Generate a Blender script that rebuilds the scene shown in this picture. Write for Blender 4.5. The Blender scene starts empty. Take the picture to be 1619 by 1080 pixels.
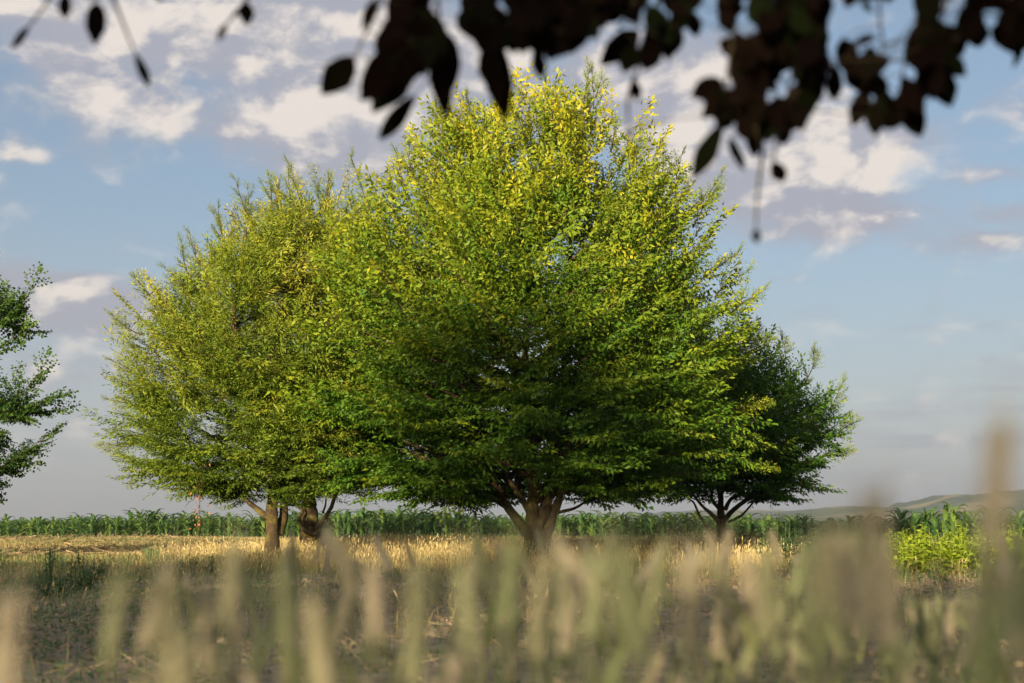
import bpy, math, random
import numpy as np
from mathutils import Vector, Matrix

sc = bpy.context.scene
R = math.radians
rnd = random.Random(7)
C = sc.collection

# ------------------------------------------------------------------ camera
CAM_H, PITCH, FPX = 0.75, R(7.15), 1619 * 50 / 36.0
cam_d = bpy.data.cameras.new('camera')
cam_d.lens, cam_d.sensor_width = 50, 36
cam_d.clip_start, cam_d.clip_end = 0.05, 20000
cam_d.dof.use_dof = True
cam_d.dof.focus_distance = 23.0
cam_d.dof.aperture_fstop = 2.7
cam = bpy.data.objects.new('camera', cam_d); C.objects.link(cam)
cam.location = (0, 0, CAM_H); cam.rotation_euler = (R(90) + PITCH, 0, 0)
sc.camera = cam

# ------------------------------------------------------------------ light
SUN_EL, SUN_AZ = R(10.5), R(202)          # azimuth clockwise from +Y: behind the camera, to its left
SUN = np.array([math.sin(SUN_AZ) * math.cos(SUN_EL), math.cos(SUN_AZ) * math.cos(SUN_EL), math.sin(SUN_EL)])
sun_d = bpy.data.lights.new('sun', 'SUN')
sun_d.energy, sun_d.angle, sun_d.color = 5.0, R(0.6), (1.0, 0.80, 0.49)
sun_o = bpy.data.objects.new('sun', sun_d); C.objects.link(sun_o)
sun_o.rotation_euler = Vector(SUN).to_track_quat('Z', 'Y').to_euler()

def ray(px, py):
    cx, cz = (px - 809.5) / FPX, (540 - py) / FPX
    return np.array([cx, math.cos(PITCH) - cz * math.sin(PITCH), math.sin(PITCH) + cz * math.cos(PITCH)])
def at(px, py, Y):
    d = ray(px, py); return np.array([0, 0, CAM_H]) + d * (Y / d[1])
def gpt(px, py, z=0.0):
    d = ray(px, py); return np.array([0, 0, CAM_H]) + d * ((z - CAM_H) / d[2])
def azel(px, py):
    d = ray(px, py); return math.atan2(d[0], d[1]), math.asin(d[2] / np.linalg.norm(d))

world = bpy.data.worlds.new('World'); sc.world = world; world.use_nodes = True
def build_world():
    nt = world.node_tree; N = nt.nodes; L = nt.links; N.clear()
    def val(x, sock):
        if isinstance(x, (int, float)): sock.default_value = x
        else: L.new(x, sock)
    def M(op, a, b=0.0, c=0.0, clamp=False):
        n = N.new('ShaderNodeMath'); n.operation = op; n.use_clamp = clamp
        val(a, n.inputs[0]); val(b, n.inputs[1]); val(c, n.inputs[2]); return n.outputs[0]
    def SS(x, lo, hi):
        n = N.new('ShaderNodeMapRange'); n.interpolation_type = 'SMOOTHSTEP'
        val(x, n.inputs[0]); n.inputs[1].default_value = lo; n.inputs[2].default_value = hi; return n.outputs[0]
    def mixc(f, a, b):
        n = N.new('ShaderNodeMix'); n.data_type = 'RGBA'; val(f, n.inputs[0])
        for k, s in ((a, n.inputs[6]), (b, n.inputs[7])):
            if isinstance(k, tuple): s.default_value = (*k, 1)
            else: L.new(k, s)
        return n.outputs[2]
    tc = N.new('ShaderNodeTexCoord'); sp = N.new('ShaderNodeSeparateXYZ'); L.new(tc.outputs['Generated'], sp.inputs[0])
    X, Y, Z = sp.outputs
    az = M('ARCTAN2', X, Y); el = M('ARCSINE', Z)
    def noise(sx, sz, scale, det, rough=0.55, ox=0.0, oz=0.0):
        cb = N.new('ShaderNodeCombineXYZ')
        L.new(M('MULTIPLY_ADD', az, sx, ox), cb.inputs[0]); L.new(M('MULTIPLY_ADD', el, sz, oz), cb.inputs[2])
        n = N.new('ShaderNodeTexNoise'); n.inputs['Scale'].default_value = scale; n.inputs['Detail'].default_value = det
        n.inputs['Roughness'].default_value = rough; n.inputs['Distortion'].default_value = 0.25
        L.new(cb.outputs[0], n.inputs['Vector']); return n.outputs[0]
    cb0 = N.new('ShaderNodeCombineXYZ'); L.new(az, cb0.inputs[0]); L.new(el, cb0.inputs[1])
    def blobs(lst):
        tot = 0.0
        for px, py, rx, ry, w in lst:
            a0, e0 = azel(px, py); kx, ky = FPX / rx, FPX / ry
            v = N.new('ShaderNodeVectorMath'); v.operation = 'MULTIPLY_ADD'; L.new(cb0.outputs[0], v.inputs[0])
            v.inputs[1].default_value = (kx, ky, 0); v.inputs[2].default_value = (-a0 * kx, -e0 * ky, 0)
            d = N.new('ShaderNodeVectorMath'); d.operation = 'DOT_PRODUCT'; L.new(v.outputs[0], d.inputs[0]); L.new(v.outputs[0], d.inputs[1])
            tot = M('MULTIPLY_ADD', M('POWER', .3679, d.outputs['Value']), w, tot)
        return tot
    body = [(150, 30, 230, 85, 1.25), (440, 45, 240, 75, 1.25), (330, 195, 260, 48, .95), (560, 215, 150, 60, .8), (45, 245, 65, 18, .75),
            (620, 120, 160, 90, .8), (880, 120, 220, 90, .9), (1090, 150, 120, 110, 1.0), (1200, 250, 170, 70, .95),
            (1330, 240, 170, 75, 1.05), (1330, 345, 190, 42, 1.0), (1180, 300, 120, 40, .6), (560, 270, 130, 26, .8),
            (1560, 275, 60, 16, .6), (1580, 340, 60, 18, .6), (1560, 382, 90, 20, .75), (150, 480, 150, 40, 1.25), (20, 470, 110, 48, 1.2),
            (90, 590, 200, 35, .55), (120, 660, 260, 60, .35), (1480, 635, 220, 12, .25), (1570, 570, 30, 10, .45), (1240, 440, 60, 8, .35)]
    head = [(215, 195, 80, 26, 1), (450, 190, 110, 42, 1.1), (60, 245, 60, 14, .8), (110, 70, 150, 40, .5), (330, 20, 200, 34, .6), (520, 60, 130, 50, .6), (880, 90, 160, 60, .5), (1050, 180, 80, 60, .5), (1330, 290, 140, 40, .4), (1560, 385, 90, 14, .5),
            (1110, 110, 60, 32, .9), (1285, 195, 62, 42, 1.45), (1425, 268, 52, 28, 1.35), (1110, 210, 60, 30, .6), (1250, 345, 90, 14, .6), (1440, 340, 70, 14, .6),
            (620, 160, 90, 60, .6), (560, 262, 100, 16, .55), (250, 440, 40, 22, .7), (110, 462, 50, 12, .5), (1560, 275, 50, 10, .6), (1570, 375, 70, 10, .5),
            (1420, 630, 150, 7, .3)]
    n1 = noise(1.0, 1.75, 12.0, 12, .56); n1b = noise(1.0, 1.75, 12.0, 12, .56, ox=.012, oz=-.022)
    n2 = noise(1.0, 1.5, 34.0, 8, .6, 3.1, 1.7)
    # far from the picture the cover goes on as broken cumulus of the same kind
    gen = M('MULTIPLY', M('MULTIPLY', SS(noise(1.0, 2.6, 3.2, 5, .5, 11.0, 4.0), .44, .62), SS(el, .06, .16)), SS(M('ABSOLUTE', az), .42, .60))
    B = M('ADD', blobs(body), M('MULTIPLY', gen, .95))
    dens = M('ADD', B, M('MULTIPLY_ADD', n1, 2.5, -1.25))
    dens = M('ADD', dens, M('MULTIPLY_ADD', n2, .9, -.45))
    cover = SS(dens, .05, 1.02)
    streak = M('MULTIPLY', M('MULTIPLY', SS(noise(1.0, 11.0, 6.0, 7, .55, 5.0, 2.0), .46, .66), SS(el, .01, .05)), M('SUBTRACT', .62, M('MULTIPLY', SS(el, .09, .17), .62)))
    cover = M('MAXIMUM', cover, streak)
    Hd = M('ADD', blobs(head), M('MULTIPLY', gen, .55))
    grad = M('MULTIPLY', M('SUBTRACT', n1, n1b), 5.0)
    lit = M('ADD', M('MULTIPLY', Hd, .85), grad)
    lit = M('ADD', lit, M('MULTIPLY_ADD', n2, 1.0, -.62))
    lit = M('ADD', lit, M('MULTIPLY_ADD', n1, 1.2, -.55))
    lit = SS(lit, -.10, .90)
    sky = N.new('ShaderNodeTexSky'); sky.sky_type = 'NISHITA'; sky.sun_disc = False
    sky.sun_elevation = SUN_EL; sky.sun_rotation = SUN_AZ; sky.altitude = 200
    sky.air_density = .9; sky.dust_density = 1.0; sky.ozone_density = 1.3
    bgS = N.new('ShaderNodeBackground'); L.new(sky.outputs[0], bgS.inputs[0]); bgS.inputs[1].default_value = 0.05
    # clouds (lit by the low sun behind the camera) over the clear sky
    ccol = mixc(lit, (.106, .107, .123), (.224, .201, .181))
    bgC = N.new('ShaderNodeBackground'); L.new(ccol, bgC.inputs[0]); bgC.inputs[1].default_value = 1.0
    # high thin grey veil under the blue, thicker low down where one looks through more of it
    low = M('SUBTRACT', 1.0, SS(el, .0, .26))
    bgV = N.new('ShaderNodeBackground'); L.new(mixc(low, (.052, .064, .082), (.123, .125, .134)), bgV.inputs[0])
    mv = N.new('ShaderNodeMixShader'); L.new(M('MULTIPLY_ADD', low, .34, .52), mv.inputs[0]); L.new(bgS.outputs[0], mv.inputs[1]); L.new(bgV.outputs[0], mv.inputs[2])
    mx = N.new('ShaderNodeMixShader'); L.new(M('MULTIPLY', cover, .93), mx.inputs[0]); L.new(mv.outputs[0], mx.inputs[1]); L.new(bgC.outputs[0], mx.inputs[2])
    out = N.new('ShaderNodeOutputWorld'); L.new(mx.outputs[0], out.inputs[0])
build_world()
world.cycles.sampling_method = 'MANUAL'; world.cycles.sample_map_resolution = 512

vs = sc.view_settings
vs.view_transform = 'Standard'; vs.look = 'None'; vs.gamma = 1.0; vs.exposure = 2.0; vs.use_curve_mapping = False
cy = sc.cycles
cy.use_denoising = True
cy.max_bounces = 6; cy.diffuse_bounces = 3; cy.glossy_bounces = 2; cy.transmission_bounces = 4; cy.volume_bounces = 0; cy.transparent_max_bounces = 6
cy.sample_clamp_indirect = 4.0
sc.render.use_persistent_data = False

# ------------------------------------------------------------------ helpers
def tag(o, label=None, cat=None, group=None, kind=None):
    for k, v in (('label', label), ('category', cat), ('group', group), ('kind', kind)):
        if v: o[k] = v
    return o
def link(o, parent=None):
    C.objects.link(o)
    if parent is not None: o.parent = parent
    return o
def empty(name, loc, rz=0.0):
    o = bpy.data.objects.new(name, None); o.location = tuple(float(v) for v in loc); o.rotation_euler = (0, 0, rz)
    o.empty_display_size = .2
    return link(o)
def np_mesh(name, V, F, mat, attrs=None, smooth=False):
    """V (n,3); F list of index arrays (m,3) / (m,4)"""
    me = bpy.data.meshes.new(name)
    V = np.asarray(V, np.float32)
    if not isinstance(F, list): F = [F]
    F = [np.asarray(f, np.int32) for f in F if len(f)]
    me.vertices.add(len(V)); me.vertices.foreach_set('co', V.ravel())
    loops = np.concatenate([f.ravel() for f in F]); tot = np.concatenate([np.full(len(f), f.shape[1], np.int32) for f in F])
    start = np.concatenate([[0], np.cumsum(tot)[:-1]]).astype(np.int32)
    me.loops.add(len(loops)); me.loops.foreach_set('vertex_index', loops)
    me.polygons.add(len(tot)); me.polygons.foreach_set('loop_start', start)
    if smooth: me.polygons.foreach_set('use_smooth', np.ones(len(tot), bool))
    if attrs:
        for k, a in attrs.items():
            at_ = me.attributes.new(k, 'FLOAT', 'POINT'); at_.data.foreach_set('value', np.asarray(a, np.float32))
    me.update(calc_edges=True)
    if mat: me.materials.append(mat)
    return me
def obj(name, me, parent=None, loc=None):
    o = bpy.data.objects.new(name, me)
    if loc is not None: o.location = tuple(float(v) for v in loc)
    return link(o, parent)
class Tubes:
    def __init__(s): s.V = []; s.F = []; s.n = 0; s.A = []
    def add(s, pts, rad, k=6, att=0.0):
        pts = np.asarray(pts, float); rad = np.broadcast_to(np.asarray(rad, float), (len(pts),))
        t = np.gradient(pts, axis=0); t /= np.linalg.norm(t, axis=1)[:, None] + 1e-9
        ref = np.array([0., 0., 1.]) if abs(t[0][2]) < .9 else np.array([1., 0., 0.])
        u = np.cross(t, ref); u /= np.linalg.norm(u, axis=1)[:, None] + 1e-9; w = np.cross(t, u)
        a = np.linspace(0, 2 * np.pi, k, endpoint=False)
        ring = pts[:, None] + rad[:, None, None] * (np.cos(a)[None, :, None] * u[:, None] + np.sin(a)[None, :, None] * w[:, None])
        m = len(pts); i = np.arange(m - 1)[:, None] * k; j = np.arange(k)[None]; j2 = (j + 1) % k
        q = np.stack([i + j, i + j2, i + k + j2, i + k + j], -1).reshape(-1, 4) + s.n
        s.V.append(ring.reshape(-1, 3)); s.F.append(q); s.A.append(np.full(m * k, att)); s.n += m * k
        return s
    def mesh(s, name, mat, smooth=True):
        return np_mesh(name, np.concatenate(s.V), np.concatenate(s.F), mat, {'tint': np.concatenate(s.A)}, smooth)
def curve(pts, n):
    """Catmull-Rom through pts"""
    P = np.asarray(pts, float)
    if len(P) == 2: return P[0] + (P[1] - P[0]) * np.linspace(0, 1, n)[:, None]
    Q = np.vstack([2 * P[0] - P[1], P, 2 * P[-1] - P[-2]]); out = []
    for t in np.linspace(0, len(P) - 1, n):
        i = min(int(t), len(P) - 2); f = t - i; a, b, c, d = Q[i:i + 4]
        out.append(.5 * (2 * b + (c - a) * f + (2 * a - 5 * b + 4 * c - d) * f * f + (3 * b - a - 3 * c + d) * f ** 3))
    return np.array(out)
def vnoise(x, y, seed=0):
    xi = np.floor(x).astype(np.int64); yi = np.floor(y).astype(np.int64); fx = x - xi; fy = y - yi
    fx = fx * fx * (3 - 2 * fx); fy = fy * fy * (3 - 2 * fy)
    def h(a, b):
        v = (a * 374761393 + b * 668265263 + seed * 974634777) & 0x7fffffff
        v = ((v ^ (v >> 13)) * 1274126177) & 0x7fffffff
        return ((v ^ (v >> 16)) & 0xffff) / 65535.0
    return (h(xi, yi) * (1 - fx) + h(xi + 1, yi) * fx) * (1 - fy) + (h(xi, yi + 1) * (1 - fx) + h(xi + 1, yi + 1) * fx) * fy
def fbm(x, y, o=4, seed=0):
    x = np.asarray(x, float); y = np.asarray(y, float); s = 0; a = .5; tot = 0
    for i in range(o): s = s + a * vnoise(x * 2 ** i, y * 2 ** i, seed + i); tot += a; a *= .5
    return s / tot
def sstep(x, a, b):
    t = np.clip((np.asarray(x, float) - a) / (b - a), 0, 1); return t * t * (3 - 2 * t)

# ------------------------------------------------------------------ materials
def new_mat(name):
    m = bpy.data.materials.new(name); m.use_nodes = True; nt = m.node_tree; nt.nodes.clear()
    return m, nt, nt.nodes, nt.links
def ramp(N, stops):
    r = N.new('ShaderNodeValToRGB'); e = r.color_ramp.elements
    while len(e) < len(stops): e.new(.5)
    for k, (p, c) in zip(e, stops): k.position = p; k.color = (*c, 1)
    return r
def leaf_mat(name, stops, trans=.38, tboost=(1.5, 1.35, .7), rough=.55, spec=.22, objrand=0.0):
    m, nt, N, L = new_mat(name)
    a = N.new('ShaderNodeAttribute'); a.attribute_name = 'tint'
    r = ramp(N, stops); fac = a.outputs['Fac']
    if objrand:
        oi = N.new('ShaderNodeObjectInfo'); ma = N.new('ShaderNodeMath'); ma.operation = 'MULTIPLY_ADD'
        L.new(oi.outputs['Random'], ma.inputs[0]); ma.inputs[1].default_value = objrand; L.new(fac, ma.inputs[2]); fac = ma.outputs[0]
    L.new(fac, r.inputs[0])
    p = N.new('ShaderNodeBsdfPrincipled'); p.inputs['Roughness'].default_value = rough; p.inputs['Specular IOR Level'].default_value = spec
    L.new(r.outputs[0], p.inputs['Base Color'])
    out = N.new('ShaderNodeOutputMaterial')
    if trans > 0:
        mu = N.new('ShaderNodeMix'); mu.data_type = 'RGBA'; mu.blend_type = 'MULTIPLY'; mu.inputs[0].default_value = 1
        L.new(r.outputs[0], mu.inputs[6]); mu.inputs[7].default_value = (*tboost, 1)
        t = N.new('ShaderNodeBsdfTranslucent'); L.new(mu.outputs[2], t.inputs[0])
        mx = N.new('ShaderNodeMixShader'); mx.inputs[0].default_value = trans
        L.new(p.outputs[0], mx.inputs[1]); L.new(t.outputs[0], mx.inputs[2]); L.new(mx.outputs[0], out.inputs[0])
    else: L.new(p.outputs[0], out.inputs[0])
    return m
def bark_mat(name, dark, light, moss, moss_amt=.5, scale=6.0):
    m, nt, N, L = new_mat(name)
    tc = N.new('ShaderNodeTexCoord'); mp = N.new('ShaderNodeMapping'); mp.inputs['Scale'].default_value = (1, 1, .3); L.new(tc.outputs['Object'], mp.inputs[0])
    n = N.new('ShaderNodeTexNoise'); n.inputs['Scale'].default_value = scale * 4; n.inputs['Detail'].default_value = 8; n.inputs['Roughness'].default_value = .65; L.new(mp.outputs[0], n.inputs['Vector'])
    r = ramp(N, [(.3, dark), (.7, light)]); L.new(n.outputs[0], r.inputs[0])
    n2 = N.new('ShaderNodeTexNoise'); n2.inputs['Scale'].default_value = scale * .8; n2.inputs['Detail'].default_value = 6; L.new(tc.outputs['Object'], n2.inputs['Vector'])
    r2 = ramp(N, [(.62 - moss_amt * .3, (0, 0, 0)), (.72 - moss_amt * .2, (1, 1, 1))]); L.new(n2.outputs[0], r2.inputs[0])
    mx = N.new('ShaderNodeMix'); mx.data_type = 'RGBA'; L.new(r2.outputs[0], mx.inputs[0]); L.new(r.outputs[0], mx.inputs[6]); mx.inputs[7].default_value = (*moss, 1)
    p = N.new('ShaderNodeBsdfPrincipled'); p.inputs['Roughness'].default_value = .9; p.inputs['Specular IOR Level'].default_value = .15
    L.new(mx.outputs[2], p.inputs['Base Color'])
    b = N.new('ShaderNodeBump'); b.inputs['Strength'].default_value = .8; b.inputs['Distance'].default_value = .02; L.new(n.outputs[0], b.inputs['Height']); L.new(b.outputs[0], p.inputs['Normal'])
    out = N.new('ShaderNodeOutputMaterial'); L.new(p.outputs[0], out.inputs[0])
    return m

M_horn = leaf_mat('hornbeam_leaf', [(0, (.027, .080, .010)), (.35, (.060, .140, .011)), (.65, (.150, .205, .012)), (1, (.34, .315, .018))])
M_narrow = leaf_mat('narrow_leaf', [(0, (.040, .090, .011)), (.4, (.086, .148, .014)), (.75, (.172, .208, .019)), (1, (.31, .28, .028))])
M_round = leaf_mat('maple_leaf', [(0, (.020, .058, .010)), (.5, (.050, .105, .014)), (1, (.15, .20, .02))])
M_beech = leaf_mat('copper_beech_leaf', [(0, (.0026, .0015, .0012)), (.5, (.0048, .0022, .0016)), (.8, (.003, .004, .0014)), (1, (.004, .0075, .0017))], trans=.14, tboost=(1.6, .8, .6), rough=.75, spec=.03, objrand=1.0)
M_shade = leaf_mat('dark_crown_leaf', [(0, (.015, .030, .010)), (1, (.035, .055, .012))], trans=.2)
M_corn = leaf_mat('corn_leaf', [(0, (.026, .068, .028)), (.5, (.045, .105, .032)), (1, (.12, .19, .045))], trans=.3, rough=.45, spec=.4, objrand=.6)
M_wheat = leaf_mat('wheat', [(0, (.29, .30, .18)), (.45, (.42, .38, .28)), (1, (.54, .47, .38))], trans=.22, rough=.7, spec=.15, objrand=.75)
M_wheat_green = leaf_mat('green_wheat', [(0, (.21, .245, .135)), (.6, (.29, .31, .185)), (1, (.37, .36, .24))], trans=.22, rough=.7, spec=.15, objrand=.75)
M_wheat_leaf = leaf_mat('wheat_leaf', [(0, (.17, .225, .095)), (.6, (.27, .28, .14)), (1, (.42, .37, .24))], trans=.3, rough=.6, spec=.2, objrand=.6)
M_gold = leaf_mat('dry_grass', [(0, (.10, .13, .045)), (.25, (.17, .135, .068)), (.6, (.29, .235, .115)), (1, (.47, .385, .20))], trans=.25, rough=.7, spec=.15)
M_weed = leaf_mat('weed_leaf', [(0, (.045, .09, .036)), (.5, (.09, .155, .065)), (1, (.16, .23, .10))], trans=.25, rough=.6, spec=.2)
M_crop = leaf_mat('crop_leaf', [(0, (.10, .19, .02)), (.5, (.22, .31, .025)), (1, (.32, .39, .035))], trans=.35, rough=.5, spec=.3)
M_straw = leaf_mat('straw', [(0, (.17, .125, .075)), (1, (.38, .30, .19))], trans=0, rough=.8, spec=.1)
M_dead = leaf_mat('dead_leaf', [(0, (.20, .085, .035)), (1, (.33, .16, .07))], trans=.3, tboost=(1.2, 1, .8))
M_flower = leaf_mat('white_petal', [(0, (.7, .7, .66)), (1, (.8, .8, .76))], trans=.3, tboost=(1, 1, 1))
M_poppy = leaf_mat('poppy_petal', [(0, (.55, .03, .015)), (1, (.6, .04, .02))], trans=.3, tboost=(1, 1, 1))
M_bark = bark_mat('hornbeam_bark', (.020, .015, .010), (.080, .057, .036), (.105, .088, .024), .45)
M_bark_dark = bark_mat('dark_bark', (.020, .015, .011), (.060, .045, .032), (.055, .050, .020), .2)
M_twig = bark_mat('twig_bark', (.030, .018, .011), (.080, .050, .030), (.06, .05, .025), .1, 20)

# ------------------------------------------------------------------ ground
def ground_h(x, y):
    x = np.asarray(x, float); y = np.asarray(y, float)
    soil = sstep(y, 3, 6) * (1 - sstep(y, 18.5, 21.5))
    h = (fbm(x * 1.1 + 5, y * 1.1, 4, 3) - .5) * .10 * soil
    h = h + (fbm(x * 4.2, y * 4.2, 3, 9) - .5) * .075 * soil
    h = h + (fbm(x * .15, y * .15, 3, 21) - .5) * (.10 + .22 * sstep(y, 18, 24)) * sstep(y, 3, 12) * (1 - sstep(y, 80, 140))
    # earth ridge along the front of the grass strip
    h = h + .085 * np.exp(-((y - 20.0 - .25 * np.sin(x * .9)) / .55) ** 2) * sstep(x, -2.8, 1.5)
    return h
def grass_zone(x, y):
    edge = 19.6 + 3.4 * (fbm(x * .4, y * .3 + 3, 3, 41) - .5) + 1.2 * (fbm(x * 2.0, y * 2.0, 2, 4) - .5)
    return sstep(np.asarray(y, float), edge - .8, edge + .8)
def build_ground():
    ys = [-600, -200, -60, -20, -8, -2]
    y = 1.0
    while y < 60: ys.append(y); y += max(.075, y * .0068)
    while y < 4900: ys.append(y); y *= 1.22
    ys = np.array(ys); nu = 236
    u = np.linspace(-1, 1, nu); u = np.sign(u) * (.75 * np.abs(u) + .25 * np.abs(u) ** 3)
    W = np.where(ys < 0, np.maximum(30, np.abs(ys) * 2), np.where(ys < 60, 6 + ys * .55, ys * 1.0 + 0))
    W[ys < 1.5] = np.maximum(W[ys < 1.5], 8); 
    X = u[None] * W[:, None]; Y = np.repeat(ys[:, None], nu, 1); Z = ground_h(X, Y)
    n = len(ys); i = np.arange(n - 1)[:, None] * nu; j = np.arange(nu - 1)[None]
    q = np.stack([i + j, i + j + 1, i + nu + j + 1, i + nu + j], -1).reshape(-1, 4)
    g = grass_zone(X, Y).ravel()
    m, nt, N, L = new_mat('field_ground')
    a = N.new('ShaderNodeAttribute'); a.attribute_name = 'grass'
    tc = N.new('ShaderNodeTexCoord')
    def nz(s, d=8, r=.6):
        t = N.new('ShaderNodeTexNoise'); t.inputs['Scale'].default_value = s; t.inputs['Detail'].default_value = d; t.inputs['Roughness'].default_value = r; L.new(tc.outputs['Object'], t.inputs['Vector']); return t.outputs[0]
    def mix(f, A, B):
        t = N.new('ShaderNodeMix'); t.data_type = 'RGBA'; L.new(f, t.inputs[0]) if not isinstance(f, float) else None
        for k, s in ((A, t.inputs[6]), (B, t.inputs[7])):
            if isinstance(k, tuple): s.default_value = (*k, 1)
            else: L.new(k, s)
        return t.outputs[2]
    s1 = ramp(N, [(.3, (.15, .115, .080)), (.55, (.28, .225, .160)), (.75, (.40, .33, .24))]); L.new(nz(5.0), s1.inputs[0])
    s2 = ramp(N, [(.35, (.12, .088, .050)), (.55, (.20, .150, .080)), (.75, (.30, .235, .125))]); L.new(nz(1.4), s2.inputs[0])
    s3 = ramp(N, [(.45, (0, 0, 0)), (.68, (1, 1, 1))]); L.new(nz(.55, 5), s3.inputs[0])
    s2b = mix(s3.outputs[0], s2.outputs[0], (.125, .130, .048))
    col = mix(a.outputs['Fac'], s1.outputs[0], s2b)
    far = N.new('ShaderNodeAttribute'); far.attribute_name = 'far'
    col = mix(far.outputs['Fac'], col, (.055, .095, .032))
    p = N.new('ShaderNodeBsdfPrincipled'); p.inputs['Roughness'].default_value = .95; p.inputs['Specular IOR Level'].default_value = .1
    L.new(col, p.inputs['Base Color'])
    b = N.new('ShaderNodeBump'); b.inputs['Strength'].default_value = .7; b.inputs['Distance'].default_value = .03; L.new(nz(22.0), b.inputs['Height']); L.new(b.outputs[0], p.inputs['Normal'])
    o_ = N.new('ShaderNodeOutputMaterial'); L.new(p.outputs[0], o_.inputs[0])
    me = np_mesh('ground', np.stack([X, Y, Z], -1).reshape(-1, 3), q, m, {'grass': g, 'far': sstep(Y.ravel(), 58, 70)}, True)
    tag(obj('ground', me), 'ploughed brown soil in front of straw coloured grass', 'ground', kind='structure')
build_ground()

def build_hills():
    m, nt, N, L = new_mat('hill_woodland')
    tc = N.new('ShaderNodeTexCoord')
    n = N.new('ShaderNodeTexNoise'); n.inputs['Scale'].default_value = .035; n.inputs['Detail'].default_value = 8; L.new(tc.outputs['Object'], n.inputs['Vector'])
    r = ramp(N, [(.35, (.030, .050, .022)), (.65, (.075, .100, .040))]); L.new(n.outputs[0], r.inputs[0])
    n2 = N.new('ShaderNodeTexNoise'); n2.inputs['Scale'].default_value = .0042; n2.inputs['Detail'].default_value = 3; L.new(tc.outputs['Object'], n2.inputs['Vector'])
    r2 = ramp(N, [(.53, (0, 0, 0)), (.56, (1, 1, 1))]); L.new(n2.outputs[0], r2.inputs[0])
    mx = N.new('ShaderNodeMix'); mx.data_type = 'RGBA'; L.new(r2.outputs[0], mx.inputs[0]); L.new(r.outputs[0], mx.inputs[6]); mx.inputs[7].default_value = (.19, .165, .075, 1)
    p = N.new('ShaderNodeBsdfPrincipled'); p.inputs['Roughness'].default_value = 1; p.inputs['Specular IOR Level'].default_value = 0; L.new(mx.outputs[2], p.inputs['Base Color'])
    o_ = N.new('ShaderNodeOutputMaterial'); L.new(p.outputs[0], o_.inputs[0])
    for seed, D, depth, prof, lab in (
        (5, 3600, 900, [(840, 822), (960, 816), (1060, 809), (1130, 805), (1200, 807), (1300, 811), (1420, 806), (1550, 800), (1700, 795), (2000, 800), (2400, 815)], 'farther low grey green hill ridge beyond the corn'),
        (8, 2500, 800, [(1130, 822), (1210, 814), (1290, 803), (1330, 799), (1380, 804), (1420, 803), (1455, 789), (1500, 781), (1540, 783), (1619, 773), (1720, 765), (1900, 760), (2200, 780), (2600, 815)], 'wooded hill with pale fields beyond the corn on the right')):
        px = np.array([q[0] for q in prof]); pz = np.array([at(q[0], q[1], D)[2] for q in prof])
        xs = np.linspace(px[0], px[-1], 260); Xr = (xs - 809.5) / FPX / math.cos(PITCH) * D * .992
        hz = np.interp(xs, px, pz)
        k = np.ones(9) / 9; hz = np.convolve(np.pad(hz, 4, 'edge'), k, 'valid')
        vs_ = np.linspace(0, 1, 42); V = []
        for v in vs_:
            yy = D - depth + v * depth * 1.6; t = v * 1.6
            s = np.where(t < 1, sstep(t, 0, 1), 1 - .6 * sstep(t, 1, 1.6))
            z = hz * s + (fbm(Xr * .02, yy * .02 + 0 * Xr, 4, seed) - .5) * 15 * np.clip(hz / 30, 0, 1) * s - 1.0 + (fbm(Xr * .003, 0 * Xr + yy * .003, 3, seed) - .5) * 8 * s * (1 - s) * 4
            V.append(np.stack([Xr, np.full_like(Xr, yy), z], -1))
        V = np.array(V); nu = 260; i = np.arange(41)[:, None] * nu; j = np.arange(nu - 1)[None]
        q = np.stack([i + j, i + j + 1, i + nu + j + 1, i + nu + j], -1).reshape(-1, 4)
        o = obj('hill', np_mesh('hill', V.reshape(-1, 3), q, m, None, True)); tag(o, lab, 'hill', kind='structure')
build_hills()

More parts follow.
